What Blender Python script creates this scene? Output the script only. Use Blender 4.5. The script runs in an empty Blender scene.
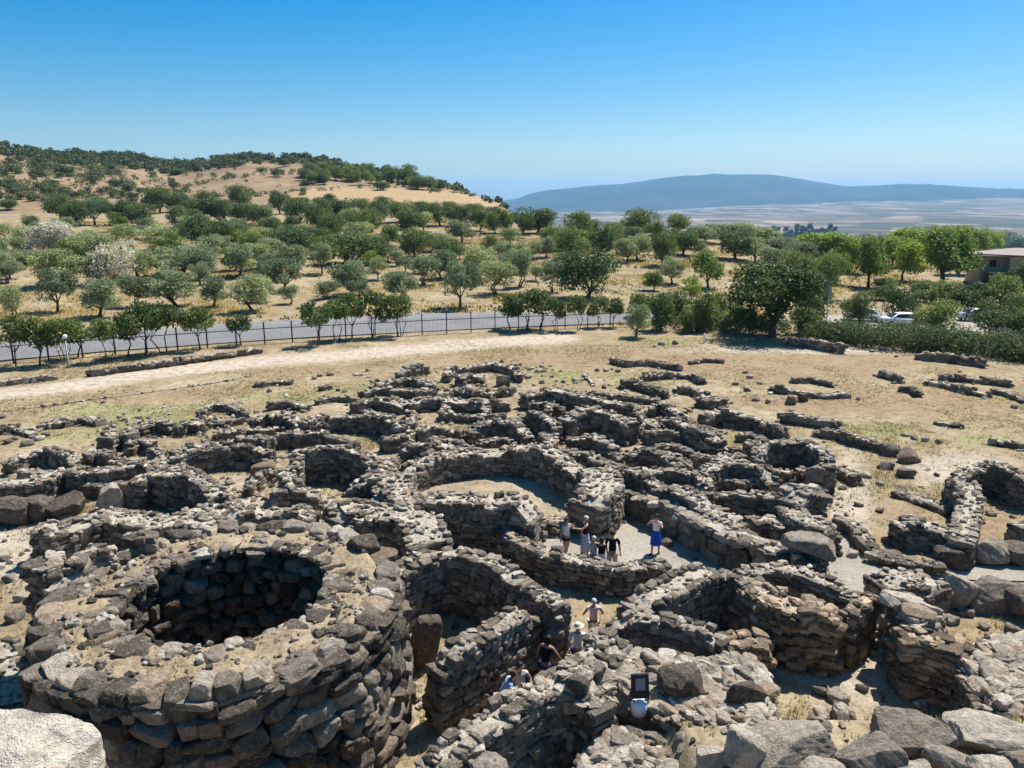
import bpy, bmesh, math, random
import numpy as np
from mathutils import Vector, Matrix
R = math.radians
sc = bpy.context.scene
COL = sc.collection
rng = np.random.default_rng(7)

# ------------------------------------------------------------------ camera maths
H = 14.0; F = 770.0; PITCH = R(13.4)
cp, sp = math.cos(PITCH), math.sin(PITCH)
def ray(px, py):
    u = (px - 512) / F; v = (384 - py) / F
    return u, cp + v * sp, -sp + v * cp
def at(px, py, z=0.0):
    """the point of the place at height z that the photo shows at (px, py)"""
    a, b, c = ray(px, py); t = (z - H) / c
    return Vector((a * t, b * t, z))
def proj(x, y, z):
    d = y * cp - (z - H) * sp
    w = y * sp + (z - H) * cp
    d = np.maximum(d, 0.01)
    return 512 + F * x / d, 384 - F * w / d

# ------------------------------------------------------------------ materials
def new_mat(name):
    m = bpy.data.materials.new(name); m.use_nodes = True
    nt = m.node_tree; b = nt.nodes['Principled BSDF']
    b.inputs['Specular IOR Level'].default_value = 0.25
    return m, nt, b
def N(nt, t, **kw):
    n = nt.nodes.new(t)
    for k, v in kw.items():
        if hasattr(n, k) and k not in ('Scale',): setattr(n, k, v)
        else: n.inputs[k].default_value = v
    return n
def noise(nt, scale, detail=4, rough=0.6, vec=None, dist=0.0):
    n = N(nt, 'ShaderNodeTexNoise'); n.inputs['Scale'].default_value = scale
    n.inputs['Detail'].default_value = detail; n.inputs['Roughness'].default_value = rough
    n.inputs['Distortion'].default_value = dist
    if vec is not None: nt.links.new(vec, n.inputs['Vector'])
    return n
def ramp(nt, src, stops):
    r = N(nt, 'ShaderNodeValToRGB'); e = r.color_ramp.elements
    while len(e) < len(stops): e.new(0.5)
    for i, (p, c) in enumerate(stops):
        e[i].position = p; e[i].color = (*c, 1) if len(c) == 3 else c
    nt.links.new(src, r.inputs['Fac']); return r
def mix(nt, fac, a, b, blend='MIX'):
    m = N(nt, 'ShaderNodeMix'); m.data_type = 'RGBA'; m.blend_type = blend
    for val, idx in ((fac, 0), (a, 6), (b, 7)):
        if hasattr(val, 'node'): nt.links.new(val, m.inputs[idx])
        elif isinstance(val, (int, float)): m.inputs[idx].default_value = val
        else: m.inputs[idx].default_value = (*val, 1)
    return m.outputs[2]
def math_n(nt, op, a, b=None, clamp=False):
    m = N(nt, 'ShaderNodeMath'); m.operation = op; m.use_clamp = clamp
    for val, idx in ((a, 0), (b, 1)):
        if val is None: continue
        if hasattr(val, 'node'): nt.links.new(val, m.inputs[idx])
        else: m.inputs[idx].default_value = val
    return m.outputs[0]
def bump(nt, b, h, strength, dist=0.05):
    n = N(nt, 'ShaderNodeBump'); n.inputs['Strength'].default_value = strength
    n.inputs['Distance'].default_value = dist
    nt.links.new(h, n.inputs['Height']); nt.links.new(n.outputs[0], b.inputs['Normal'])
def attr(nt, name):
    a = N(nt, 'ShaderNodeAttribute'); a.attribute_name = name; return a.outputs['Fac']
def pos(nt):
    return N(nt, 'ShaderNodeNewGeometry').outputs['Position']

def stone_mat(name, tint=(1, 1, 1), lich=0.5):
    m, nt, b = new_mat(name)
    P = pos(nt)
    def c(v): return tuple(x * t * w for x, t, w in zip(v, tint, (1.05, 1.0, .92)))
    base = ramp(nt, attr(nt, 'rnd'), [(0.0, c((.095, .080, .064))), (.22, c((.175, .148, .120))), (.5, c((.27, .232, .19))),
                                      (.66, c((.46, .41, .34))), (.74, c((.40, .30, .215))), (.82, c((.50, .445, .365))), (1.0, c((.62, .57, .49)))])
    n1 = noise(nt, 5.0, 6, .68, P, .4)
    v = ramp(nt, n1.outputs['Fac'], [(.28, (.45, .44, .42)), (.5, (1, 1, 1)), (.72, (1.4, 1.4, 1.37))])
    col = mix(nt, 1.0, base.outputs[0], v.outputs[0], 'MULTIPLY')
    n2 = noise(nt, 9.0, 5, .72, P, .8)
    l = ramp(nt, n2.outputs['Fac'], [(.54, (0, 0, 0)), (.64, (1, 1, 1))])
    f = math_n(nt, 'MULTIPLY', l.outputs[0], lich)
    col = mix(nt, f, col, (.56, .52, .44))
    n3 = noise(nt, 3.1, 4, .7, P, .5)
    l3 = ramp(nt, n3.outputs['Fac'], [(.60, (0, 0, 0)), (.68, (1, 1, 1))])
    col = mix(nt, math_n(nt, 'MULTIPLY', l3.outputs[0], .45), col, (.10, .09, .08))
    n4 = noise(nt, 4.3, 5, .75, P, .9); l4 = ramp(nt, n4.outputs['Fac'], [(.63, (0, 0, 0)), (.70, (1, 1, 1))])
    col = mix(nt, math_n(nt, 'MULTIPLY', l4.outputs[0], .4), col, (.40, .29, .15))
    nt.links.new(col, b.inputs['Base Color'])
    b.inputs['Roughness'].default_value = .95
    b.inputs['Specular IOR Level'].default_value = .1
    nb = noise(nt, 22.0, 7, .8, P); nb2 = noise(nt, 6.0, 4, .7, P, .6)
    vo = N(nt, 'ShaderNodeTexVoronoi'); vo.inputs['Scale'].default_value = 26; vo.inputs['Randomness'].default_value = 1; nt.links.new(P, vo.inputs['Vector'])
    pit = ramp(nt, vo.outputs['Distance'], [(.12, (0, 0, 0)), (.34, (1, 1, 1))])
    hgt = math_n(nt, 'ADD', math_n(nt, 'MULTIPLY', nb.outputs['Fac'], .45), nb2.outputs['Fac'])
    bump(nt, b, math_n(nt, 'ADD', hgt, math_n(nt, 'MULTIPLY', pit.outputs[0], .22)), 1.0, .14)
    return m
M = {}
M['stone'] = stone_mat('ruin_stone')
M['block'] = stone_mat('pale_block_stone', (1.2, 1.2, 1.2), .9)
M['stone_warm'] = stone_mat('ruin_stone_warm', (1.12, 1.0, .88), .3)
M['stone_dark'] = stone_mat('basalt', (.62, .60, .60), .35)
M['stone_pale'] = stone_mat('pale_lichen_stone', (1.25, 1.26, 1.28), .75)

def simple(name, col, rough=.6, metal=0, spec=.3, var=0, scale=8):
    m, nt, b = new_mat(name)
    b.inputs['Roughness'].default_value = rough; b.inputs['Metallic'].default_value = metal
    b.inputs['Specular IOR Level'].default_value = spec
    if var:
        n = noise(nt, scale, 5, .65, pos(nt))
        r = ramp(nt, n.outputs['Fac'], [(.3, tuple(x * (1 - var) for x in col)), (.7, tuple(min(1, x * (1 + var)) for x in col))])
        nt.links.new(r.outputs[0], b.inputs['Base Color'])
        bump(nt, b, n.outputs['Fac'], .15, .02)
    else: b.inputs['Base Color'].default_value = (*col, 1)
    return m
def leaf_mat(name, dark, light, trans=.3):
    m, nt, b = new_mat(name)
    r = ramp(nt, attr(nt, 'rnd'), [(0, dark), (.55, tuple((a + c) / 2 for a, c in zip(dark, light))), (1, light)])
    oi = N(nt, 'ShaderNodeObjectInfo')
    v = ramp(nt, oi.outputs['Random'], [(0, (.68, .76, .72)), (.5, (1.08, 1.1, 1.04)), (1, (1.6, 1.5, 1.2))])
    col = mix(nt, 1.0, r.outputs[0], v.outputs[0], 'MULTIPLY')
    nt.links.new(col, b.inputs['Base Color']); b.inputs['Roughness'].default_value = .6
    t = N(nt, 'ShaderNodeBsdfTranslucent'); 
    nt.links.new(mix(nt, 1.0, col, (1.25, 1.35, .7), 'MULTIPLY'), t.inputs['Color'])
    mx = N(nt, 'ShaderNodeMixShader'); mx.inputs[0].default_value = trans
    nt.links.new(b.outputs[0], mx.inputs[1]); nt.links.new(t.outputs[0], mx.inputs[2])
    nt.links.new(mx.outputs[0], nt.nodes['Material Output'].inputs['Surface'])
    return m
M['olive'] = leaf_mat('olive_leaves', (.12, .148, .082), (.345, .375, .25), .32)
M['oak'] = leaf_mat('oak_leaves', (.058, .090, .034), (.19, .235, .088), .28)
M['bright'] = leaf_mat('fresh_leaves', (.085, .13, .03), (.25, .30, .075), .38)
M['plane'] = leaf_mat('plane_leaves', (.085, .135, .034), (.225, .29, .078), .38)
M['fencetree'] = leaf_mat('fence_tree_leaves', (.050, .080, .025), (.150, .19, .06), .3)
M['hedge'] = leaf_mat('hedge_leaves', (.05, .07, .032), (.135, .165, .07), .22)
M['scrub'] = leaf_mat('scrub_leaves', (.06, .08, .036), (.16, .18, .085), .2)
M['blossom'] = leaf_mat('blossom_leaves', (.30, .27, .25), (.72, .64, .62), .25)
M['cypress'] = leaf_mat('cypress_leaves', (.018, .032, .018), (.045, .065, .035), .15)
M['drygrass'] = leaf_mat('dry_grass', (.25, .19, .095), (.47, .375, .215), .3)
M['weed'] = leaf_mat('weeds', (.10, .15, .04), (.22, .27, .09), .3)
M['bark'] = simple('bark', (.10, .08, .06), .95, var=.4)
M['iron'] = simple('black_iron', (.02, .02, .022), .5)
M['white_paint'] = simple('white_paint', (.8, .8, .78), .35, spec=.5)
M['car_white'] = simple('car_paint_white', (.78, .79, .80), .25, spec=.6)
M['car_grey'] = simple('car_paint_grey', (.45, .47, .5), .25, spec=.6)
M['glass'] = simple('dark_glass', (.02, .025, .03), .08, spec=.8)
M['rubber'] = simple('rubber', (.02, .02, .02), .9)
M['chrome'] = simple('wheel_metal', (.5, .5, .5), .35, .8)
M['red_lamp'] = simple('red_lamp', (.4, .02, .02), .3)
M['plaster'] = simple('beige_plaster', (.52, .44, .34), .9, var=.12, scale=1.5)
M['roof'] = simple('roof_tile', (.33, .27, .225), .9, var=.3, scale=3)
M['timber'] = simple('dark_timber', (.07, .05, .04), .8, var=.3)
M['steel'] = simple('grey_steel', (.32, .33, .33), .5, .3)
M['lampglass'] = simple('opal_glass', (.85, .85, .83), .2, spec=.5)
M['stone_rubble'] = simple('rubble_masonry', (.28, .24, .19), .95, var=.45, scale=4)
M['grey_panel'] = simple('grey_panel', (.22, .24, .26), .15, spec=.7)

# ------------------------------------------------------------------ mesh helpers
def mesh_np(name, V, faces_list, attrs=None, smooth=True, mat=None):
    """faces_list: list of int arrays (n,k)"""
    me = bpy.data.meshes.new(name)
    V = np.asarray(V, dtype=np.float32)
    me.vertices.add(len(V)); me.vertices.foreach_set('co', V.ravel())
    loops = np.concatenate([f.ravel() for f in faces_list]).astype(np.int32)
    tot = np.concatenate([np.full(len(f), f.shape[1], np.int32) for f in faces_list])
    start = np.concatenate([[0], np.cumsum(tot)[:-1]]).astype(np.int32)
    me.loops.add(len(loops)); me.loops.foreach_set('vertex_index', loops)
    me.polygons.add(len(tot)); me.polygons.foreach_set('loop_start', start)
    me.polygons.foreach_set('loop_total', tot)
    me.polygons.foreach_set('use_smooth', np.full(len(tot), bool(smooth), dtype=bool))
    for k, a in (attrs or {}).items():
        at_ = me.attributes.new(k, 'FLOAT', 'POINT'); at_.data.foreach_set('value', np.asarray(a, np.float32))
    me.update(calc_edges=True)
    if smooth == 'sharp': me.set_sharp_from_angle(angle=R(32))
    if mat: me.materials.append(mat)
    return me
def link(name, me, parent=None, loc=None):
    o = bpy.data.objects.new(name, me); COL.objects.link(o)
    if loc is not None: o.location = loc
    if parent is not None: o.parent = parent
    return o
def tag(o, label=None, cat=None, group=None, kind=None):
    if label: o['label'] = label
    if cat: o['category'] = cat
    if group: o['group'] = group
    if cat and not kind: o['kind'] = 'thing'
    if kind: o['kind'] = kind
    return o
def empty(name, loc, rz=0):
    o = bpy.data.objects.new(name, None); COL.objects.link(o)
    o.location = loc; o.rotation_euler = (0, 0, rz); o.empty_display_size = .3
    return o
ORD = ('zeroth first second third fourth fifth sixth seventh eighth ninth tenth eleventh twelfth thirteenth fourteenth fifteenth sixteenth '
       'seventeenth eighteenth nineteenth twentieth').split()
TENS = {20: 'twenty', 30: 'thirty', 40: 'forty', 50: 'fifty', 60: 'sixty', 70: 'seventy', 80: 'eighty', 90: 'ninety'}
TENTH = {30: 'thirtieth', 40: 'fortieth', 50: 'fiftieth', 60: 'sixtieth', 70: 'seventieth', 80: 'eightieth', 90: 'ninetieth'}
def ordinal(n, total=None):
    if n == 1: return 'leftmost'
    if n > 99: return 'hundred and ' + ordinal(n - 100) if n > 101 else 'hundred and first from the left'
    if total and n == total: return 'rightmost'
    s = ORD[n] if n <= 20 else TENTH[n] if n % 10 == 0 else TENS[n // 10 * 10] + '-' + ORD[n % 10]
    return s + ' from the left'

class Geo:
    """collects simple shapes, links them as one mesh"""
    def __init__(s): s.bm = bmesh.new()
    def box(s, c, d, rz=0, taper=1.0, rot=None):
        m = Matrix.Translation(c) @ (rot.to_4x4() if rot else Matrix.Rotation(rz, 4, 'Z'))
        vs = []
        for z in (-.5, .5):
            k = taper if z > 0 else 1
            for x, y in ((-.5, -.5), (.5, -.5), (.5, .5), (-.5, .5)):
                vs.append(s.bm.verts.new(m @ Vector((x * d[0] * k, y * d[1] * k, z * d[2]))))
        for f in ((0, 3, 2, 1), (4, 5, 6, 7), (0, 1, 5, 4), (1, 2, 6, 5), (2, 3, 7, 6), (3, 0, 4, 7)):
            s.bm.faces.new([vs[i] for i in f])
        return s
    def tube(s, path, rad, seg=8, cap=True):
        path = [Vector(p) for p in path]
        if not hasattr(rad, '__len__'): rad = [rad] * len(path)
        rings = []
        for i, p in enumerate(path):
            t = (path[min(i + 1, len(path) - 1)] - path[max(i - 1, 0)]).normalized()
            a = t.orthogonal().normalized() if i == 0 else (a - t * a.dot(t)).normalized()
            b = t.cross(a)
            rings.append([s.bm.verts.new(p + (a * math.cos(k * 2 * math.pi / seg) + b * math.sin(k * 2 * math.pi / seg)) * rad[i]) for k in range(seg)])
        for r0, r1 in zip(rings, rings[1:]):
            for k in range(seg):
                s.bm.faces.new((r0[k], r0[(k + 1) % seg], r1[(k + 1) % seg], r1[k]))
        if cap:
            s.bm.faces.new(rings[0][::-1]); s.bm.faces.new(rings[-1])
        return s
    def lathe(s, prof, c=(0, 0, 0), seg=16, sx=1, sy=1):
        rings = []
        for r, z in prof:
            rings.append([s.bm.verts.new((c[0] + r * sx * math.cos(k * 2 * math.pi / seg), c[1] + r * sy * math.sin(k * 2 * math.pi / seg), c[2] + z)) for k in range(seg)])
        for r0, r1 in zip(rings, rings[1:]):
            for k in range(seg):
                s.bm.faces.new((r0[k], r0[(k + 1) % seg], r1[(k + 1) % seg], r1[k]))
        s.bm.faces.new(rings[0][::-1]); s.bm.faces.new(rings[-1])
        return s
    def poly(s, pts, thick=None):
        vs = [s.bm.verts.new(p) for p in pts]; s.bm.faces.new(vs); return s
    def build(s, name, mat, parent=None, loc=None, smooth=False, bevel=0):
        if bevel:
            bmesh.ops.bevel(s.bm, geom=s.bm.edges[:], offset=bevel, segments=2, affect='EDGES', clamp_overlap=True)
        bmesh.ops.recalc_face_normals(s.bm, faces=s.bm.faces[:])
        me = bpy.data.meshes.new(name); s.bm.to_mesh(me); s.bm.free()
        if smooth:
            for p in me.polygons: p.use_smooth = True
        me.materials.append(mat)
        return link(name, me, parent, loc)

# ------------------------------------------------------------------ terrain
def hash_noise(x, y, seed=0):
    """smooth 2-D value noise, -1..1, vectorised"""
    x = np.asarray(x, float); y = np.asarray(y, float)
    xi = np.floor(x).astype(np.int64); yi = np.floor(y).astype(np.int64)
    xf = x - xi; yf = y - yi
    xf = xf * xf * (3 - 2 * xf); yf = yf * yf * (3 - 2 * yf)
    def h(a, b):
        n = (a * 374761393 + b * 668265263 + seed * 974711) & 0x7fffffff
        n = ((n ^ (n >> 13)) * 1274126177) & 0x7fffffff
        n = n ^ (n >> 16)
        return (n % 65536) / 32768.0 - 1
    return (h(xi, yi) * (1 - xf) + h(xi + 1, yi) * xf) * (1 - yf) + (h(xi, yi + 1) * (1 - xf) + h(xi + 1, yi + 1) * xf) * yf
def fbm(x, y, seed=0, octv=4):
    s = 0; a = 1; t = 0
    for i in range(octv):
        s = s + a * hash_noise(x * 2 ** i + 17.3 * i, y * 2 ** i - 9.1 * i, seed + i); t += a; a *= .5
    return s / t
YH = 384 - F * math.tan(PITCH)
def e2z(r, yrow):       # height at ground distance r that shows at picture row yrow
    return H + r * (YH - yrow) / 814.0
# profiles: column px -> list of (r, z)
def prof(rows): return rows
COLS = {
    -500: [(90, 0), (130, 2), (220, 8), (330, 16), (450, 36), (600, 62), (800, 66), (1200, 40), (2500, 0), (14000, 0)],
    0:   [(85, 0), (110, .4), (200, 5.0), (300, 8.8), (345, 14), (450, 28), (600, 48), (700, 46), (1000, 26), (2500, -40), (14000, -60)],
    60:  [(85, 0), (110, .4), (200, 5.0), (300, 9.5), (345, 15), (450, 26), (600, 43), (700, 42), (1000, 26), (2500, -40), (14000, -60)],
    128: [(85, 0), (110, .4), (200, 5.0), (320, 10.5), (380, 16), (480, 26), (640, 44), (740, 42), (1000, 26), (2500, -50), (14000, -70)],
    170: [(85, 0), (110, .4), (200, 5.2), (330, 11.5), (400, 15), (500, 24), (660, 41), (760, 39), (1000, 26), (2500, -60), (14000, -70)],
    256: [(85, 0), (110, .6), (200, 5.5), (320, 11.5), (380, 17.5), (470, 29), (600, 43.5), (700, 42), (1000, 25), (2500, -80), (14000, -80)],
    310: [(88, 0), (115, .6), (200, 5.6), (310, 12), (360, 17), (440, 25), (560, 43), (650, 42), (1000, 20), (2500, -80), (14000, -80)],
    384: [(90, 0), (118, .6), (200, 5.6), (300, 11.5), (345, 15.5), (420, 21.5), (520, 34), (600, 33), (900, 5), (2500, -85), (14000, -80)],
    450: [(90, 0), (120, .6), (200, 5.6), (290, 11), (340, 14.5), (400, 18.5), (470, 23), (560, 20), (900, -20), (2500, -90), (14000, -80)],
    500: [(90, 0), (120, .6), (200, 5.6), (280, 9.2), (340, 11.5), (390, 13.5), (420, 13), (520, 4), (900, -40), (2500, -95), (14000, -80)],
    530: [(90, 0), (120, .6), (200, 5.6), (250, 6), (300, 4), (400, -8), (520, -20), (900, -60), (2500, -95), (9000, -75), (14000, -60)],
    640: [(90, 0), (120, .3), (190, 5.2), (220, 5.6), (300, 0), (500, -22), (900, -60), (2500, -95), (9000, -70), (14000, -50)],
    768: [(92, 0), (130, .6), (190, 3.2), (220, 3), (300, -4), (500, -10), (900, -50), (2500, -90), (6000, -70), (9000, -5), (14000, 40)],
    896: [(95, 0), (150, .0), (190, .5), (260, -3), (500, -14), (900, -45), (2500, -85), (6000, -60), (9000, 20), (14000, 80)],
    1024: [(95, 0), (150, .0), (190, .5), (260, -3), (500, -14), (900, -45), (2500, -85), (6000, -55), (9000, 40), (14000, 100)],
    1500: [(95, 0), (150, .0), (190, .5), (260, -3), (500, -14), (900, -45), (2500, -85), (6000, -55), (9000, 40), (14000, 100)],
}
colpx = np.array(sorted(COLS)); colaz = np.arctan((colpx - 512) / F * cp)
LR = np.linspace(math.log(80), math.log(14000), 220)
tab = np.array([np.interp(np.exp(LR), *zip(*COLS[k])) for k in colpx])
# smooth along log r
for _ in range(3):
    tab[:, 1:-1] = .25 * tab[:, :-2] + .5 * tab[:, 1:-1] + .25 * tab[:, 2:]
def terrain(x, y):
    x = np.asarray(x, float); y = np.asarray(y, float)
    r = np.hypot(x, y); az = np.arctan2(x, y)
    azc = np.clip(az, colaz[0], colaz[-1])
    fi = np.clip(np.interp(azc, colaz, np.arange(len(colaz))), 0, len(colaz) - 1.001)
    i0 = fi.astype(int); ff = fi - i0; ff = ff * ff * (3 - 2 * ff)
    lr = np.clip((np.log(np.maximum(r, 80)) - LR[0]) / (LR[-1] - LR[0]) * (len(LR) - 1), 0, len(LR) - 1.001)
    j0 = lr.astype(int); jf = lr - j0
    t = lambda i, j: tab[i, j]
    z = (t(i0, j0) * (1 - jf) + t(i0, j0 + 1) * jf) * (1 - ff) + (t(i0 + 1, j0) * (1 - jf) + t(i0 + 1, j0 + 1) * jf) * ff
    amp = np.clip((r - 250) / 300, 0, 1) * np.clip((3000 - r) / 1500, .25, 1)
    z = z + amp * 2.6 * fbm(x / 70, y / 70, 3) * (z > 5) + np.clip((r - 100) / 100, 0, 1) * .35 * fbm(x / 18, y / 18, 9)
    z = z + np.clip((90 - r) / 40, 0, 1) * .07 * fbm(x / 2.5, y / 2.5, 5)
    # rubble bank in front of the foreground on the right
    s = np.clip((18.3 - y) / 2.9, 0, 1) * (y > 0); s = s * s * (3 - 2 * s)
    w = np.clip((x - 2.4) / 1.6, 0, 1)
    z = z + 2.2 * s * w
    return z
def G(px, py, lift=0.0):
    """ground point seen at (px, py)"""
    a, b, c = ray(px, py)
    n = math.hypot(a, b)
    rs = np.exp(np.linspace(math.log(8), math.log(13500), 1400))
    xs = a / n * rs; ys = b / n * rs; zs = H + c / n * rs
    d = zs - terrain(xs, ys)
    k = np.argmax(d < 0) if (d < 0).any() else len(rs) - 1
    if k > 0:
        f = d[k - 1] / (d[k - 1] - d[k] + 1e-9); rr = rs[k - 1] + f * (rs[k] - rs[k - 1])
    else: rr = rs[k]
    x, y = a / n * rr, b / n * rr
    return Vector((x, y, float(terrain(x, y)) + lift))
# ------------------------------------------------------------------ ground sheet
def ell(px, py, items):
    w = np.zeros_like(px)
    for (cx, cy, rx, ry) in items:
        d = ((px - cx) / rx) ** 2 + ((py - cy) / ry) ** 2
        w = np.maximum(w, np.clip(1.25 - d, 0, 1))
    return w
def pline(px, py, pts, wid):
    w = np.zeros_like(px)
    for (x0, y0), (x1, y1) in zip(pts, pts[1:]):
        t = np.clip(((px - x0) * (x1 - x0) + (py - y0) * (y1 - y0) * 16) / ((x1 - x0) ** 2 + 16 * (y1 - y0) ** 2), 0, 1)
        d = np.hypot((px - x0 - t * (x1 - x0)) / 4, py - y0 - t * (y1 - y0))
        w = np.maximum(w, np.clip((wid - d) / (wid * .5), 0, 1))
    return w
GREEN = [(120, 412, 80, 9), (150, 424, 70, 10), (60, 436, 50, 6), (400, 388, 70, 7), (300, 397, 80, 6), (555, 376, 30, 8), (870, 432, 50, 9),
         (985, 440, 40, 7), (640, 386, 40, 6), (745, 440, 35, 7), (828, 490, 12, 14), (470, 345, 50, 4), (200, 408, 40, 6), (1000, 396, 40, 6), (660, 340, 60, 4)]
BROWN = [(160, 394, 130, 5), (560, 358, 150, 11), (720, 362, 160, 9), (900, 400, 150, 18), (870, 512, 70, 14), (960, 620, 70, 24),
         (1000, 515, 50, 30), (608, 425, 14, 20), (300, 372, 80, 5), (930, 500, 60, 14), (800, 372, 120, 9), (900, 540, 50, 10)]
TRACK = [[(-80, 404), (60, 388), (150, 374), (250, 363), (380, 352), (500, 342), (560, 338)]]
PALE = [(850, 500, 26, 50), (690, 470, 40, 30), (20, 545, 40, 50), (240, 500, 30, 24), (320, 510, 20, 20), (850, 665, 60, 50), (960, 470, 60, 20), (1000, 355, 60, 5), (820, 350, 160, 4)]
azs = np.concatenate([np.arange(-180, -56, 4.0), np.arange(-56, 56.01, .28), np.arange(60, 180, 4.0)])
rs = np.concatenate([[.01, 2, 4, 6, 8], np.exp(np.arange(math.log(9.5), math.log(15000), .0185))])
AZ, RR = np.meshgrid(np.radians(azs), rs)
X = RR * np.sin(AZ); Y = RR * np.cos(AZ); Z = terrain(X, Y)
na, nr = len(azs), len(rs)
ii = np.arange(nr - 1)[:, None] * na + np.arange(na)[None, :]
jn = np.arange(nr - 1)[:, None] * na + (np.arange(na)[None, :] + 1) % na
quads = np.stack([ii, jn, jn + na, ii + na], -1).reshape(-1, 4)
PX, PY = proj(X, Y, Z)
front = Y > 1
A = {'green': ell(PX, PY, GREEN) * front, 'brown': ell(PX, PY, BROWN) * front, 'pale': ell(PX, PY, PALE) * front,
     'track': np.maximum.reduce([pline(PX, PY, t, 6.5) for t in TRACK]) * front}
fld = np.clip((PX - 285) / 12, 0, 1) * np.clip((RR - 318) / 10, 0, 1) * np.clip((402 - RR + (PX - 400) * .1) / 10, 0, 1) * (PX < 535) * front
A['field'] = fld
V = np.stack([X, Y, Z], -1).reshape(-1, 3)
fr = RR[:-1].ravel().repeat(1); faz = AZ[:-1].ravel()
fz = Z[:-1].ravel()
col_of = np.interp(faz, colaz, colpx)
is_hill = (fr > 305) & (fr < 1300) & (col_of < 520)
is_plain = (fr >= 1300) | ((fr > 420) & (col_of >= 520))
is_plain &= ~is_hill

def ground_mat():
    m, nt, b = new_mat('dry_ground'); P = pos(nt)
    n1 = noise(nt, .22, 5, .62, P, .5); n2 = noise(nt, 1.6, 7, .72, P, .4); n3 = noise(nt, 9.0, 6, .78, P)
    c = ramp(nt, n1.outputs['Fac'], [(.3, (.225, .168, .097)), (.5, (.29, .226, .135)), (.68, (.375, .308, .20))]).outputs[0]
    fb = math_n(nt, 'MULTIPLY', attr(nt, 'brown'), ramp(nt, n2.outputs['Fac'], [(.3, (.2,) * 3), (.62, (.95,) * 3)]).outputs[0])
    c = mix(nt, fb, c, (.27, .19, .112))
    fg = math_n(nt, 'MULTIPLY', attr(nt, 'green'), ramp(nt, n2.outputs['Fac'], [(.38, (0,) * 3), (.62, (.9,) * 3)]).outputs[0])
    c = mix(nt, fg, c, (.225, .235, .085))
    c = mix(nt, math_n(nt, 'MULTIPLY', attr(nt, 'track'), .85), c, (.47, .395, .305))
    c = mix(nt, math_n(nt, 'MULTIPLY', attr(nt, 'pale'), .6), c, (.46, .405, .325))
    v = ramp(nt, n2.outputs['Fac'], [(.30, (.52, .49, .46)), (.5, (1, 1, 1)), (.70, (1.3, 1.29, 1.27))])
    c = mix(nt, 1, c, v.outputs[0], 'MULTIPLY')
    v3 = ramp(nt, n3.outputs['Fac'], [(.32, (.42, .39, .36)), (.48, (1, 1, 1)), (.68, (1.4, 1.38, 1.35))])
    c = mix(nt, .8, c, v3.outputs[0], 'MULTIPLY')
    nt.links.new(c, b.inputs['Base Color']); b.inputs['Roughness'].default_value = 1; b.inputs['Specular IOR Level'].default_value = .05
    bump(nt, b, math_n(nt, 'ADD', n2.outputs['Fac'], math_n(nt, 'MULTIPLY', n3.outputs['Fac'], .5)), .6, .12)
    return m
def hill_mat():
    m, nt, b = new_mat('dry_hillside'); P = pos(nt)
    n1 = noise(nt, .018, 6, .65, P, .8); n2 = noise(nt, .12, 6, .72, P, .4)
    c = ramp(nt, n1.outputs['Fac'], [(.3, (.20, .155, .085)), (.46, (.27, .185, .115)), (.56, (.31, .22, .13)), (.7, (.37, .28, .165))]).outputs[0]
    g = ramp(nt, n2.outputs['Fac'], [(.50, (0, 0, 0)), (.62, (1, 1, 1))])
    c = mix(nt, math_n(nt, 'MULTIPLY', g.outputs[0], .5), c, (.16, .135, .07))
    c = mix(nt, attr(nt, 'field'), c, (.385, .275, .15))
    v = ramp(nt, noise(nt, .5, 6, .7, P).outputs['Fac'], [(.3, (.75, .75, .75)), (.7, (1.15, 1.15, 1.15))])
    c = mix(nt, 1, c, v.outputs[0], 'MULTIPLY')
    nt.links.new(c, b.inputs['Base Color']); b.inputs['Roughness'].default_value = 1; b.inputs['Specular IOR Level'].default_value = .05
    return m
def plain_mat():
    m, nt, b = new_mat('farm_plain'); P = pos(nt)
    mp = N(nt, 'ShaderNodeMapping'); nt.links.new(P, mp.inputs['Vector']); mp.inputs['Rotation'].default_value = (0, 0, .4)
    mp.inputs['Scale'].default_value = (.0075, .0034, 0)
    v = N(nt, 'ShaderNodeTexVoronoi'); v.inputs['Scale'].default_value = 1; nt.links.new(mp.outputs[0], v.inputs['Vector'])
    sepn = N(nt, 'ShaderNodeSeparateColor'); nt.links.new(v.outputs['Color'], sepn.inputs[0])
    c = ramp(nt, sepn.outputs[0], [(0, (.06, .07, .05)), (.3, (.11, .10, .07)), (.5, (.19, .14, .10)), (.8, (.26, .19, .14)), (.95, (.36, .28, .22))]).outputs[0]
    n = noise(nt, .0016, 5, .6, P, .6)
    f = ramp(nt, n.outputs['Fac'], [(.46, (0, 0, 0)), (.58, (1, 1, 1))])
    c = mix(nt, math_n(nt, 'MULTIPLY', f.outputs[0], .55), c, (.085, .085, .065))
    n2 = noise(nt, .012, 4, .7, P)
    f2 = ramp(nt, n2.outputs['Fac'], [(.58, (0, 0, 0)), (.66, (1, 1, 1))])
    c = mix(nt, math_n(nt, 'MULTIPLY', f2.outputs[0], .7), c, (.07, .09, .045))
    nt.links.new(c, b.inputs['Base Color']); b.inputs['Roughness'].default_value = 1; b.inputs['Specular IOR Level'].default_value = .05
    return m
def mountain_mat():
    m, nt, b = new_mat('far_mountain'); P = pos(nt)
    n = noise(nt, .0011, 6, .62, P, .5)
    c = ramp(nt, n.outputs['Fac'], [(.35, (.022, .032, .028)), (.55, (.04, .05, .042)), (.68, (.085, .085, .065)), (.78, (.17, .15, .115))]).outputs[0]
    nt.links.new(c, b.inputs['Base Color']); b.inputs['Roughness'].default_value = 1; b.inputs['Specular IOR Level'].default_value = .05
    return m
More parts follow.
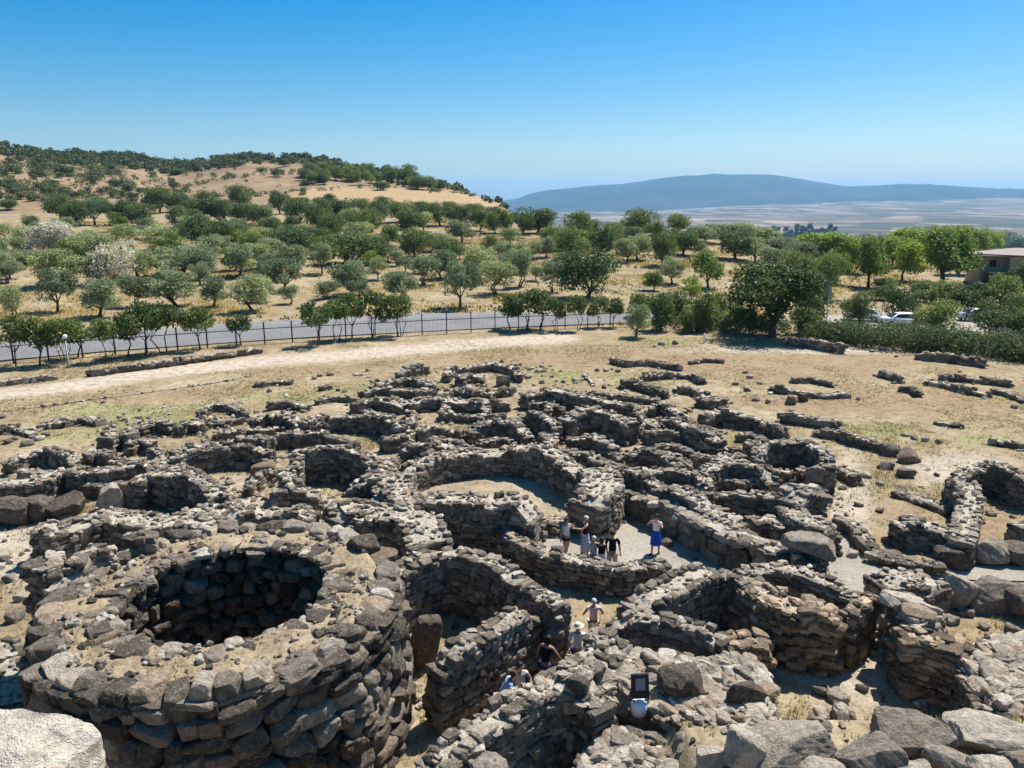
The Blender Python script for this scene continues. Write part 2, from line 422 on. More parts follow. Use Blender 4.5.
M['ground'], M['hill'], M['plain'], M['mountain'] = ground_mat(), hill_mat(), plain_mat(), mountain_mat()
def sub_sheet(name, mask, mat):
    q = quads[mask]; used, inv = np.unique(q, return_inverse=True)
    me = mesh_np(name, V[used], [inv.reshape(-1, 4)], {k: a.ravel()[used] for k, a in A.items()}, True, mat)
    return tag(link(name, me), kind='structure')
sub_sheet('ground', ~is_hill & ~is_plain, M['ground'])
sub_sheet('hill', is_hill, M['hill'])
sub_sheet('plain', is_plain, M['plain'])

# far mountain: a plateau ridge 8 to 13 km away
def mountain():
    top = [(430, 206), (500, 201), (516, 199), (530, 194), (548, 190), (580, 187), (620, 184.5), (650, 180), (675, 177), (700, 176), (712, 175), (725, 175.5), (760, 176),
           (785, 178), (800, 180.5), (820, 184), (845, 187.5), (880, 187), (905, 185.5), (925, 186), (950, 187.5), (990, 190), (1024, 191), (1150, 194), (1400, 198)]
    pxs = np.arange(400, 1401, 4.0); az = np.arctan((pxs - 512) / F * cp)
    yt = np.interp(pxs, *zip(*top)) + .35 * hash_noise(pxs / 9, pxs * 0, 2)
    rows = np.linspace(0, 1, 46); VV = []
    for t in rows:
        r = 7200 + t * 6500 + 250 * fbm(pxs / 40, pxs * 0 + t * 3, 8)
        peak = H + 11000 * (YH - yt) / 814.0
        foot = -75.0
        s = np.clip(t / .58, 0, 1); s = s * s * (3 - 2 * s)
        d = np.clip((t - .62) / .38, 0, 1); d = d * d
        h = foot + (peak - foot) * s * (1 - d) - 40 * d
        h = h + (peak - foot) * .10 * fbm(pxs / 22, t * 4 + pxs * 0, 4) * np.sin(min(t / .58, 1) * math.pi)
        VV.append(np.stack([r * np.sin(az), r * np.cos(az), h], -1))
    VV = np.array(VV); nt_, nx = VV.shape[:2]
    a = np.arange(nt_ - 1)[:, None] * nx + np.arange(nx - 1)[None, :]
    q = np.stack([a, a + 1, a + 1 + nx, a + nx], -1).reshape(-1, 4)
    tag(link('mountain', mesh_np('mountain', VV.reshape(-1, 3), [q], mat=M['mountain'])), kind='structure')
mountain()

# ------------------------------------------------------------------ stones
def cube_grid(n):
    idx = {}; vs = []; qs = []
    def vid(p):
        k = tuple(round(c * 1000) for c in p)
        if k not in idx: idx[k] = len(vs); vs.append(p)
        return idx[k]
    g = [-1 + 2 * i / n for i in range(n + 1)]
    for ax in range(3):
        for sgn in (-1, 1):
            for i in range(n):
                for j in range(n):
                    c = []
                    for a, b in ((i, j), (i + 1, j), (i + 1, j + 1), (i, j + 1)):
                        p = [0, 0, 0]; p[ax] = sgn; p[(ax + 1) % 3] = g[a]; p[(ax + 2) % 3] = g[b]
                        c.append(vid(tuple(p)))
                    qs.append(c if sgn > 0 else c[::-1])
    return np.array(vs, float), np.array(qs, np.int64)
def rock_lib(n, count, seed, power=(4, 12), cuts=9, off_=(.66, 1.08)):
    r = np.random.default_rng(seed); v0, q = cube_grid(n); out = []
    for k in range(count):
        p = r.uniform(*power)
        nrm = (np.abs(v0) ** p).sum(1) ** (1 / p)
        v = v0 / nrm[:, None]
        for c in range(cuts):
            d = r.normal(size=3); d /= np.linalg.norm(d); off = r.uniform(*off_)
            s = v @ d; v = v - np.clip(s - off, 0, None)[:, None] * d
        ph = r.uniform(0, 6, (3, 3)); fq = r.uniform(1.5, 3.5, (3, 3))
        w = sum(np.sin(v @ fq[i] + ph[i, 0]) for i in range(3)) / 3
        v = v * (1 + .05 * w)[:, None]
        if n >= 5:
            w2 = sum(np.sin(v @ (fq[i] * 3.1) + ph[i, 1]) for i in range(3)) / 3
            v = v * (1 + .03 * w2)[:, None] + r.normal(0, .012, v.shape)
        out.append(v)
    return out, q
def hero_rock(seed, n=26, off_=(.74, 1.12), cuts=13):
    """a weathered block: broken planes, chipped edges, pits"""
    r = np.random.default_rng(seed); v0, q = cube_grid(n); p = r.uniform(5, 10); v = v0 / ((np.abs(v0) ** p).sum(1) ** (1 / p))[:, None]
    for c in range(cuts):
        d = r.normal(size=3); d /= np.linalg.norm(d); off = r.uniform(*off_); s = v @ d; v = v - np.clip(s - off, 0, None)[:, None] * d * .96
    o = r.uniform(0, 50, 3); a = v + o
    f = lambda k, sd: fbm(a[:, 0] * k + a[:, 2] * k * .73, a[:, 1] * k - a[:, 2] * k * .61, sd, 3)
    dsp = .075 * f(1.6, 1) + .05 * np.abs(f(3.2, 2)) - .035 * np.clip(np.abs(f(6.5, 3)) - .1, 0, 1) + .02 * f(11, 4)
    return v * (1 + dsp)[:, None], q
LIB = {2: rock_lib(2, 16, 1), 3: rock_lib(3, 16, 2), 5: rock_lib(5, 20, 3), 9: rock_lib(9, 18, 4, (5, 11), 7, (.78, 1.15)), 'b5': rock_lib(5, 20, 6, (5, 13), 6, (.82, 1.2)), 'b3': rock_lib(3, 16, 7, (5, 13), 6, (.82, 1.2))}
LIB[9] = ([hero_rock(600 + i, 13, (.80, 1.16), 9)[0] for i in range(22)], cube_grid(13)[1])
class Stones:
    def __init__(s): s.c, s.h, s.a, s.r = [], [], [], []
    def add(s, c, h, a, lo=0.0, hi=1.0):   # centre, half size, (yaw, pitch, roll): arrays (n,3)
        s.c.append(np.atleast_2d(c)); s.h.append(np.atleast_2d(h)); s.a.append(np.atleast_2d(a)); s.r.append(np.tile([lo, hi], (len(s.c[-1]), 1)))
    def mesh(s, name, lod, mat, rg, extra=None):
        c = np.concatenate(s.c); h = np.concatenate(s.h); a = np.concatenate(s.a)
        lib, q = LIB[lod]; nv = len(lib[0])
        cy, sy = np.cos(a[:, 0]), np.sin(a[:, 0]); cx, sx = np.cos(a[:, 1]), np.sin(a[:, 1]); cz, sz = np.cos(a[:, 2]), np.sin(a[:, 2])
        o, z = np.ones_like(cy), np.zeros_like(cy)
        Rz = np.stack([cy, -sy, z, sy, cy, z, z, z, o], -1).reshape(-1, 3, 3)
        Ry = np.stack([cx, z, sx, z, o, z, -sx, z, cx], -1).reshape(-1, 3, 3)
        Rx = np.stack([o, z, z, z, cz, -sz, z, sz, cz], -1).reshape(-1, 3, 3)
        RM = Rz @ Ry @ Rx
        var = rg.integers(0, len(lib), len(c)); B = np.array(lib)[var]
        flip = rg.choice([-1.0, 1.0], (len(c), 1, 2)); 
        Bv = B.copy(); Bv[:, :, :2] *= flip
        neg = (flip[:, 0, 0] * flip[:, 0, 1]) < 0
        VV = np.einsum('nij,nkj->nki', RM, Bv * h[:, None, :]) + c[:, None, :]
        Q = q[None] + (np.arange(len(c)) * nv)[:, None, None]
        Q[neg] = Q[neg][:, :, ::-1]
        lh = np.concatenate(s.r); rn = np.repeat(lh[:, 0] + (lh[:, 1] - lh[:, 0]) * rg.uniform(0, 1, len(c)), nv)
        VV = VV.reshape(-1, 3); fl = [Q.reshape(-1, 4)]
        if extra:
            ev, ef, ern = extra; fl.append(np.asarray(ef) + len(VV)); VV = np.concatenate([VV, ev]); rn = np.concatenate([rn, ern])
        return mesh_np(name, VV, fl, {'rnd': rn}, 'sharp' if lod == 9 else False, mat)

def resample(pts, step=.12, closed=False):
    p = np.array([(q[0], q[1]) for q in pts], float)
    if closed: p = np.vstack([p[-1:], p, p[:2]])
    else: p = np.vstack([2 * p[0] - p[1], p, 2 * p[-1] - p[-2]])
    out = []
    for i in range(1, len(p) - 2):
        n = max(2, int(np.linalg.norm(p[i + 1] - p[i]) / .1)); t = np.linspace(0, 1, n, endpoint=False)[:, None]
        a, b, c, d = p[i - 1], p[i], p[i + 1], p[i + 2]
        out.append(.5 * (2 * b + (c - a) * t + (2 * a - 5 * b + 4 * c - d) * t ** 2 + (3 * b - a - 3 * c + d) * t ** 3) * .6 + .4 * (b + (c - b) * t))
    out.append(p[-2][None]); q = np.concatenate(out)
    s = np.concatenate([[0], np.cumsum(np.linalg.norm(np.diff(q, axis=0), axis=1))])
    m = max(3, int(s[-1] / step)); ss = np.linspace(0, s[-1], m)
    return np.stack([np.interp(ss, s, q[:, 0]), np.interp(ss, s, q[:, 1])], -1), ss
seedc = [100]
def wall_parts(pts, hs, t, L=.34, hc=.18, lod=3, mat='stone', ragged=.13, base=0.0, capd=2.4, closed=False, batter=.03, fall=.6, ends=True, name='masonry', ruin=True, one=False):
    """two faces of coursed rough stones with a rubble filled core, and the loose stones along its top.
    hs: height above ground (one number or one per point). returns two meshes: masonry, capping."""
    seedc[0] += 1; rg = np.random.default_rng(seedc[0])
    L0 = L; q, s = resample(pts, closed=closed); S = s[-1]
    hs = np.full(len(pts), hs, float) if np.isscalar(hs) else np.array(hs, float)
    pp = np.array([(p[0], p[1]) for p in pts]); 
    near = np.array([np.argmin(((q - p) ** 2).sum(1)) for p in pp])
    if closed: hh = np.full(len(q), hs.mean())
    else: hh = np.interp(np.arange(len(q)), near, hs)
    ph = rg.uniform(0, 99)
    hh = hh * (1 + ragged * (fbm(s / 1.7 + ph, s * 0, 2, 3) * 1.5))
    if ruin and not closed and S > 2:
        e = np.minimum(s, S - s); hh = hh * (1 - .25 * np.clip(1 - e / .7, 0, 1) * rg.uniform(.3, 1))
    tan = np.gradient(q, axis=0); tan /= np.linalg.norm(tan, axis=1)[:, None] + 1e-9
    nor = np.stack([-tan[:, 1], tan[:, 0]], -1)
    gz = terrain(q[:, 0], q[:, 1]) + base
    hh = np.maximum(hh - terrain(q[:, 0], q[:, 1]), .12)
    def samp(sv, arr):
        return np.interp(sv, s, arr) if arr.ndim == 1 else np.stack([np.interp(sv, s, arr[:, i]) for i in range(arr.shape[1])], -1)
    st = Stones(); hmax = hh.max()
    z = -.25
    while z < hmax * 1.02:
        ch = hc * rg.uniform(.6, 1.45) * (1.5 if z < .15 else 1); L = L0 * (1.45 if z < .15 else 1)
        for side in (-1, 1):
            x = -L * rg.uniform(0, .6); cs, ls = [], []
            while x < S:
                l = L * rg.uniform(.5, 1.6); cs.append(x + l / 2); ls.append(l); x += l
            cs = np.array(cs); ls = np.array(ls); csl = np.clip(cs, 0.02, S - .02)
            ok = (z + ch * .55 < samp(csl, hh)) & (cs > -.05) & (cs < S + .05)
            if not ok.any(): continue
            cs, ls, csl = cs[ok], ls[ok], csl[ok]; n = len(cs)
            P_ = samp(csl, q); T_ = samp(csl, tan); N_ = samp(csl, nor)
            dep = np.minimum(t * .52, L * rg.uniform(.7, 1.2, n))
            off = side * (t / 2 * (1 + batter - 2 * batter * max(z, 0) / max(hmax, .3)) - dep / 2 + rg.normal(0, .012 + L * .025, n))
            hz = ch * rg.uniform(.9, 1.2, n)
            c = np.column_stack([P_ + N_ * off[:, None], samp(csl, gz) + z + ch / 2 + rg.normal(0, .02, n)])
            yaw = np.arctan2(T_[:, 1], T_[:, 0]) + rg.normal(0, .07, n)
            st.add(c, np.column_stack([ls / 2 * 1.05, dep / 2, hz / 2 * 1.05]), np.column_stack([yaw, rg.normal(0, .08, n), rg.normal(0, .09, n)]), 0, .66)  # face stones held to darker tones: shade put into their colour
        if ends and not closed:
            for e in (0.0, S):
                if z + ch * .5 < np.interp(np.clip(e, .15, S - .15), s, hh):
                    P_ = samp(np.array([np.clip(e, L * .3, S - L * .3)]), q)[0]; T_ = samp(np.array([e]), tan)[0]
                    st.add([[P_[0], P_[1], float(np.interp(e, s, gz)) + z + ch / 2]], [[t * .46, L * .42, ch * .55]],
                           [[math.atan2(T_[1], T_[0]) + math.pi / 2 + rg.normal(0, .06), rg.normal(0, .04), 0]], 0, .62)  # end stones get the same shade in their colour
        z += ch
    # core
    k = max(3, int(S / .5)); sv = np.linspace(0.12 if not closed else 0, S - (.12 if not closed else 0), k)
    P_, N_, hv, gv = samp(sv, q), samp(sv, nor), samp(sv, hh), samp(sv, gz)
    w = max(t / 2 - L * .45, t * .2); w2 = max(t / 2 - L * .3, t * .25)
    prof_ = [(-w, -.3, 0), (-w2, -.07, 1), (w2, -.07, 1), (w, -.3, 0)]
    ev = np.concatenate([np.column_stack([P_ + N_ * o, gv + zz + hv * u]) for o, zz, u in prof_])
    ef = []
    for a in range(4):
        b = (a + 1) % 4
        i = np.arange(k - 1); ef.append(np.stack([a * k + i, b * k + i, b * k + i + 1, a * k + i + 1], -1))
    for e in (0, k - 1): ef.append(np.array([[e, k + e, 2 * k + e, 3 * k + e]]))
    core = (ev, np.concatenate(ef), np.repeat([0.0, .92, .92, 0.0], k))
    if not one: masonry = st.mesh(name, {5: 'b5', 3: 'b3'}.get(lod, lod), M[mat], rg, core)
    L = L0
    # loose stones on the top
    st2 = st if one else Stones(); n = max(4, int(S * t * capd * 1.5 / (L * .8)))
    sv = rg.uniform(0.05, S - .05, n); off = rg.uniform(-.5, .5, n) * t * .96
    Lc = L * (.28 + .72 * rg.uniform(0, 1, n) ** 1.7) * .6
    P_, N_, hv, gv = samp(sv, q), samp(sv, nor), samp(sv, hh), samp(sv, gz)
    c = np.column_stack([P_ + N_ * off[:, None], gv + hv + rg.uniform(-.13, .035, n) * min(1, L / .4)])
    st2.add(c, np.column_stack([Lc, Lc * rg.uniform(.5, .95, n), Lc * rg.uniform(.18, .5, n)]),
            np.column_stack([rg.uniform(0, 6.28, n), rg.normal(0, .2, n), rg.normal(0, .18, n)]), .5, 1)  # top stones held to paler tones: sunlight put into their colour
    if fall:
        n = max(2, int(S * 1.8 * fall)); sv = rg.uniform(0, S, n)
        P_, N_, gv = samp(sv, q), samp(sv, nor), samp(sv, gz)
        off = rg.choice([-1, 1], n) * (t / 2 + np.abs(rg.normal(.1, .28, n)))
        Lc = L * rg.uniform(.15, .55, n)
        st2.add(np.column_stack([P_ + N_ * off[:, None], gv - base + Lc * .2]), np.column_stack([Lc, Lc * rg.uniform(.6, 1, n), Lc * rg.uniform(.35, .75, n)]),
                np.column_stack([rg.uniform(0, 6.28, n), rg.normal(0, .25, n), rg.normal(0, .25, n)]))
    if one: return st.mesh(name, {3: 'b3'}.get(lod, lod), M[mat], rg, core), None
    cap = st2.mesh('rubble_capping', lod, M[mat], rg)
    return masonry, cap
def recentre(me, o):
    """put the object's origin at the foot of its stones"""
    n = len(me.vertices); v = np.empty(n * 3, np.float32); me.vertices.foreach_get('co', v); v = v.reshape(-1, 3)
    v -= np.array(o, np.float32); me.vertices.foreach_set('co', v.ravel()); me.update()
def lod_for(d): return 2 if d > 44 else 3 if d > 21 else 5
def wpts(px_pts, h):
    hs = [h] * len(px_pts) if np.isscalar(h) else list(h)
    return [at(p[0], p[1], z) for p, z in zip(px_pts, hs)], hs
WALLGROUP = 'ruined dry stone walls of the village'
def ruin(name, label, cat, segs, group=WALLGROUP, **kw):
    """segs: list of (pixel points of the top line, height, thickness[, options]).
    One wall alone is one thing with masonry and loose capping; several make a hut with a wall per side."""
    allp = []; built = []
    segs = [(s[0], (s[1] * .85 if s[0][0][1] < 442 and np.isscalar(s[1]) else s[1]), s[2] * (.7 if s[0][0][1] < 500 else .9)) + tuple(s[3:]) for s in segs]
    for sg in segs:
        pp, hs = wpts(sg[0], sg[1]); allp += pp
        d = np.mean([p.y for p in pp]); o = dict(kw); o.update(sg[3] if len(sg) > 3 else {})
        o.setdefault('lod', lod_for(min(p.y for p in pp)))
        if d > 45: o.setdefault('L', .42); o.setdefault('hc', .24)
        o.setdefault('ragged', .26 if d > 40 else .16 if d > 26 else .06)
        o.setdefault('one', min(p.y for p in pp) > 30)
        built.append((wall_parts(pp, hs, sg[2], **o), pp))
    cx = sum(p.x for p in allp) / len(allp); cy = sum(p.y for p in allp) / len(allp)
    base = (cx, cy, float(terrain(cx, cy)))
    if len(built) == 1 and built[0][0][1] is None:
        ma = built[0][0][0]; recentre(ma, base); ma.name = name
        return tag(link(name, ma, None, base), label, cat, group)
    root = empty(name, base); tag(root, label, cat, group)
    for (ma, ca), pp in built:
        recentre(ma, base)
        if ca: recentre(ca, base)
        if len(built) == 1:
            link('masonry', ma, root); tag(link('rubble_capping', ca, root), kind='stuff')
        else:
            w = link('wall', ma, root)
            if ca: tag(link('rubble_capping', ca, w), kind='stuff')
    return root
# ------------------------------------------------------------------ the ruined village
def W(label, pts, h, t, **kw): return ruin('stone_wall', label, 'wall', [(pts, h, t)], **kw)
def HUT(label, segs, **kw): return ruin('stone_hut', label, 'ruined hut', segs, 'roofless stone huts of the village', **kw)

# far edge of the ruins, against the dry grass
W('short low dark stone bank alone on the grass, left of the far ruins', [(257, 382), (275, 380), (292, 380)], .45, 1.0)
W('tiny stub of grey stones behind the far left ruins on green grass', [(319, 386), (332, 384)], .45, .8)
HUT('far hut mound with two stepped dark walls, left of the far ring hut', [([(376, 382), (392, 379), (412, 376), (434, 383)], .9, 1.2), ([(398, 371), (412, 367), (426, 364)], .9, 1.3)])
HUT('farthest ring hut, nearly complete circle of grey stone on the grass', [([(446, 373), (452, 368), (468, 365), (492, 362), (510, 365), (519, 373)], .9, 1.1), ([(458, 377), (470, 373), (484, 374)], .9, 1.3), ([(455, 389), (472, 391), (492, 391), (512, 389)], .6, 1.0)])
W('long low wall just in front of the two farthest huts, over green grass', [(362, 390), (385, 387), (410, 390), (432, 391)], .7, 1.1)
W('long ragged grey wall running below the farthest ring hut', [(380, 397), (410, 400), (440, 397), (472, 400), (508, 398)], 1.0, 1.5)
W('low wall stub left of the long ragged far wall', [(352, 402), (372, 399), (404, 403)], .9, 1.3)
W('ragged low wall left of the round dark hut pit, farther side', [(268, 403), (288, 401), (306, 404)], .6, .9)
W('thin broken line of stones on green grass behind the D-shaped hut', [(316, 399), (335, 396), (357, 396)], .5, .9)
HUT('D-shaped hut with a deep dark hollow, left of the centre ruins', [([(303, 421), (318, 415), (338, 411), (362, 412), (385, 415), (402, 425)], 1.5, 1.2), ([(297, 434), (318, 434), (340, 439), (358, 443)], 1.1, .8)])
W('wall with a straight dark face on the far right of the long ragged wall', [(522, 393), (548, 391), (575, 396), (604, 401), (634, 404)], 1.3, 1.3)
W('thin low wall on the grass behind the straight dark faced far wall', [(556, 388), (590, 391), (626, 395), (660, 399)], .5, .9)
W('stout humped wall with a deep dark front left of the grassy passage', [(563, 419), (588, 412), (614, 415), (632, 422)], 1.6, 1.7)
W('dark low clump of wall right of the grassy passage, farther one', [(650, 405), (662, 403), (673, 409), (683, 414)], .9, 1.2)
W('long dark wall slanting down right of the grassy passage', [(650, 421), (672, 418), (698, 426), (720, 436)], 1.4, 1.5)
W('small wall tucked in front of the slanting wall by the grassy passage', [(646, 432), (663, 430), (681, 431)], .9, .8)
W('long clean curved wall like an arched back over dry grass', [(702, 418), (716, 411), (738, 412), (762, 418), (786, 428)], 1.15, .9)
W('far low wall curving across brown grass, farthest of the central ones', [(612, 358), (624, 362), (648, 361), (682, 366)], .5, .9)
W('single long flat grey slab wall on brown grass near the big tree', [(690, 361), (707, 359), (724, 360)], .35, .8)
W('curved low wall on grass with a broken right end, centre far', [(643, 375), (662, 373), (690, 373), (703, 379)], .55, 1.0)
W('dark bumpy low wall left of the centre far curved one', [(622, 381), (634, 380), (650, 386), (668, 391)], .7, 1.1)
W('low stone heap line between the bumpy low wall and the curved wall', [(675, 385), (694, 387), (708, 394)], .7, 1.2)
W('short stack of flat stones above the arched back wall', [(697, 398), (711, 400), (726, 397)], .7, 1.0)
W('little slanted line of kerb stones on green grass, centre far', [(584, 372), (589, 377), (594, 383)], .35, .6)
W('far right low wall of spaced stones, beyond a longer parallel one', [(792, 378), (812, 378), (832, 382)], .45, .8)
W('far right long low wall of even stones on bare brown ground', [(771, 386), (790, 388), (820, 392), (848, 391)], .55, .9)
W('flat topped pale wall with a dark front on tan grass, right of centre', [(782, 412), (802, 414), (838, 420)], .8, 1.4)
W('thin wall snaking right across the grass towards the square blocks', [(816, 428), (834, 430), (854, 436), (874, 441), (896, 445)], .65, .8)
W('low wall pointing at the far right hedge, left of the cluster there', [(878, 371), (890, 374), (905, 379)], .5, .9)
W('spread of low stones on grass below the far right wall group', [(900, 386), (913, 388), (919, 392)], .45, 1.0)
W('nearer of two long parallel low walls at the far right', [(925, 378), (945, 382), (968, 388), (990, 392)], .55, 1.1)
W('farther of two long parallel low walls at the far right', [(940, 375), (962, 376), (985, 378), (1010, 381)], .55, 1.0)
W('low wall end at the far right edge on green grass', [(993, 388), (1008, 391), (1024, 397)], .5, .9)
W('sparse short line of dark stones alone on right hand grass', [(937, 420), (950, 422), (963, 424)], .35, .7)
W('low line of stones entering from the right edge over green grass', [(991, 438), (1010, 441), (1032, 444)], .45, .8)

# left side
W('faint rubble line on grass at the left edge, farthest left', [(-6, 428), (14, 426), (34, 431)], .5, 1.1)
W('rubble bank on green grass between the left edge and the left huts', [(38, 423), (60, 421), (82, 417), (101, 420)], .45, 1.3)
HUT('hut with a low dark front on green grass at the left', [([(7, 459), (28, 452), (50, 449), (74, 456)], .85, 1.0), ([(62, 450), (72, 456), (76, 464)], .7, .8)])
HUT('square hut corner with thick dark face left of the small ring', [([(104, 436), (118, 428), (132, 431)], 1.25, 1.4), ([(137, 425), (155, 419), (172, 421)], 1.0, 1.1), ([(178, 423), (190, 419), (203, 421)], 1.0, 1.1), ([(128, 442), (142, 436), (152, 440)], .8, 1.0)])
HUT('small shallow ring of stones left of the dark wall clump', [([(200, 410), (212, 404), (230, 404), (246, 411)], .6, .9), ([(196, 416), (215, 421), (242, 417)], .5, .9)])
W('dark jagged wall clump left of the D-shaped hut', [(252, 416), (268, 411), (288, 412), (302, 423)], 1.2, 1.3)
W('farther of the two long parallel walls left of the round pit hut', [(172, 449), (200, 443), (238, 438), (270, 441)], .95, 1.2)
W('nearer of the two long parallel walls left of the round pit hut', [(172, 457), (205, 451), (240, 447), (273, 449)], 1.1, .9)
W('small squared block of wall behind the round pit hut', [(274, 434), (288, 433), (301, 433)], 1.0, 1.0)
W('long rough rubble wall across the left side behind the big boulders', [(-8, 482), (20, 479), (44, 476), (62, 467), (84, 471), (108, 470), (132, 466), (158, 464)], 1.1, 1.4)
W('stub of stones between the green hut and the rough rubble wall', [(86, 453), (98, 450), (112, 453)], .8, 1.1)
HUT('hollow hut with large boulders at its mouth, left side', [([(134, 478), (150, 471), (172, 475), (190, 474), (208, 482), (218, 492)], 1.6, 1.4), ([(150, 460), (172, 463), (190, 468)], .8, 1.1)])
HUT('round pit hut with a smooth dark inner wall and sandy floor', [([(293, 458), (300, 449), (320, 446), (346, 445), (366, 451), (374, 462)], 1.9, .9), ([(294, 462), (287, 470), (289, 478), (298, 482)], 1.4, 1.2), ([(374, 464), (377, 472), (368, 479), (351, 481)], 1.5, 1.2)])
W('short thick wall in front of the round pit hut, left of its door', [(273, 487), (292, 485), (318, 486)], 1.25, 1.1)
W('rubble strip beside the narrow gap left of the great round hut', [(392, 455), (384, 470), (381, 488), (384, 506)], 1.2, 1.3, capd=3.4)
W('broad rubble spread in front of the hollow hut, left of centre', [(60, 519), (82, 523), (104, 515), (132, 519), (162, 523), (198, 512), (226, 511)], 1.2, 1.7, capd=3.6)
W('large dark block of wall standing at the left end of rubble spread', [(36, 525), (50, 525), (62, 530)], 1.5, 1.1)
HUT('hut wall with brown shadowed face behind the round tower', [([(222, 515), (242, 508), (262, 505), (286, 504), (314, 508)], 1.7, 1.1), ([(216, 518), (206, 528), (210, 538)], 1.2, 1.4)])
W('bulky rubble mound right of the round tower, below the great round hut', [(338, 515), (356, 508), (376, 512), (400, 513), (420, 518), (430, 531)], 2.2, 2.0, capd=3.2)
W('low loose stone bank right beside the round tower rim', [(330, 500), (346, 503), (360, 498)], 1.2, 1.2)

# centre
HUT('great round hut of the village with a thick ring wall and sunlit court', [
    ([(404, 468), (420, 460), (446, 453), (482, 449), (520, 449), (556, 456), (588, 466)], 1.9, 1.8),
    ([(402, 466), (396, 478), (400, 490), (420, 499), (450, 501), (482, 502), (512, 501), (538, 505)], 2.2, 2.0, {'capd': 3.4}),
    ([(588, 463), (600, 471), (604, 481), (598, 492), (584, 499)], 1.7, 2.7)], L=.32)
def court_floor(pxs, h):
    root = bpy.data.objects[[o.name for o in COL.objects if o.name.startswith('stone_hut') and 'great round hut of the village' in o['label']][0]] if True else None
    door = at(566, 515, 0); pp = [at(x, y, h) for x, y in pxs]; c = sum(pp, Vector()) / len(pp); ring_n = 14; V3, F4 = [], []
    n = 48; ang = [i * 2 * math.pi / n for i in range(n)]; P2 = np.array([(p.x, p.y) for p in pp]); q, _ = resample(P2, .3, closed=True); q = q[np.linspace(0, len(q) - 1, n).astype(int)]
    for k in range(ring_n + 1):
        for p in q: a = k / ring_n * 1.13; x, y = c.x + (p[0] - c.x) * a, c.y + (p[1] - c.y) * a; V3.append((x, y, .02 + h * min(1.0, max(0.0, (math.hypot(x - door.x, y - door.y) - .8) / 2.2)) + .06 * float(fbm(x, y, 3))))
    for k in range(ring_n):
        for i in range(n): j = (i + 1) % n; F4.append((k * n + i, (k + 1) * n + i, (k + 1) * n + j, k * n + j))
    V3 = np.array(V3) - np.array(root.location); z0 = np.zeros(len(V3)); me = mesh_np('court_floor', V3, [np.array(F4)], {'green': z0, 'brown': z0 + .35, 'pale': z0 + .4, 'track': z0, 'field': z0}, True, M['ground'])
    link('court_floor', me, root)
court_floor([(404, 470), (440, 456), (482, 452), (530, 452), (575, 462), (596, 482), (570, 500), (520, 506), (450, 505), (405, 492)], .6)
HUT('cluster of low hut walls behind the great round hut', [([(418, 428), (438, 424), (462, 427)], 1.1, .9), ([(430, 437), (456, 441), (478, 446)], 1.1, 1.0), ([(470, 425), (494, 419), (514, 424), (530, 434)], 1.4, 1.1), ([(478, 441), (500, 438), (524, 434)], .9, 1.0), ([(400, 424), (408, 434), (384, 437)], 1.0, 1.1)])
W('low crest of stones directly above the great round hut, left part', [(402, 446), (420, 442), (446, 443), (470, 446)], 1.1, 1.2)
HUT('dark niche hut behind and right of the great round hut', [([(506, 420), (524, 413), (544, 416), (558, 424)], 1.5, 1.0), ([(545, 428), (552, 436), (545, 446)], 1.1, 1.2)])
W('dark wall with grassy crest just left of the passage, nearer one', [(568, 434), (592, 435), (616, 443)], 1.2, 1.2)
W('long straight wall slanting from behind the great round hut to the right', [(562, 446), (596, 456), (624, 466), (648, 472)], 1.8, 1.1)
HUT('oval hut wall with a curved brown front below the grassy passage', [([(629, 451), (646, 448), (668, 453), (680, 461)], 1.2, 1.0), ([(655, 444), (674, 443), (691, 450)], .8, .9)])
HUT('hut niche with a dark inner face above the massive slanting wall', [([(642, 470), (664, 467), (684, 469), (702, 478), (708, 492)], 1.5, 1.0), ([(630, 478), (648, 482), (664, 488)], 1.3, 1.0)])
W('massive slanting boulder wall along the right of the gravel court', [(613, 488), (636, 491), (664, 500), (694, 513), (722, 524), (760, 538), (796, 549), (826, 558)], [.9, 1.0, 1.2, 1.35, 1.5, 1.5, 1.5, 1.4], 1.7, L=.62, hc=.4, capd=2.6)
W('upper rubble terrace on top of the massive slanting wall', [(660, 484), (690, 495), (716, 508), (742, 519)], 1.6, 1.5, capd=3.4)
HUT('hut with a deep black hollow in the right hand ruins', [([(757, 452), (764, 443), (786, 440), (808, 442), (824, 450), (830, 462)], 1.7, 1.1), ([(748, 445), (756, 440), (768, 441)], .9, 1.0)])
W('loose stone tail trailing right from the black hollow hut', [(831, 465), (843, 466), (857, 473)], .6, 1.1)
HUT('hut with a shadowed oval wall left of the black hollow hut', [([(703, 472), (716, 463), (738, 460), (760, 463), (774, 475)], 1.4, 1.3), ([(694, 452), (716, 456), (742, 452)], .7, 1.2)])
W('curved wall with a dark face below the shadowed oval hut', [(708, 489), (730, 493), (756, 497), (786, 499)], 1.3, 1.0)
W('tall squarish block of rubble at the right of the curved walls', [(788, 492), (800, 485), (824, 486)], 1.8, 2.0, L=.5)
W('jumble of stones below the squarish rubble block', [(788, 505), (798, 516), (812, 523), (834, 529)], 1.2, 1.3, capd=3)
W('low bank of stones below the curved dark wall, above the massive wall', [(752, 522), (772, 520), (786, 527)], .8, 1.1)

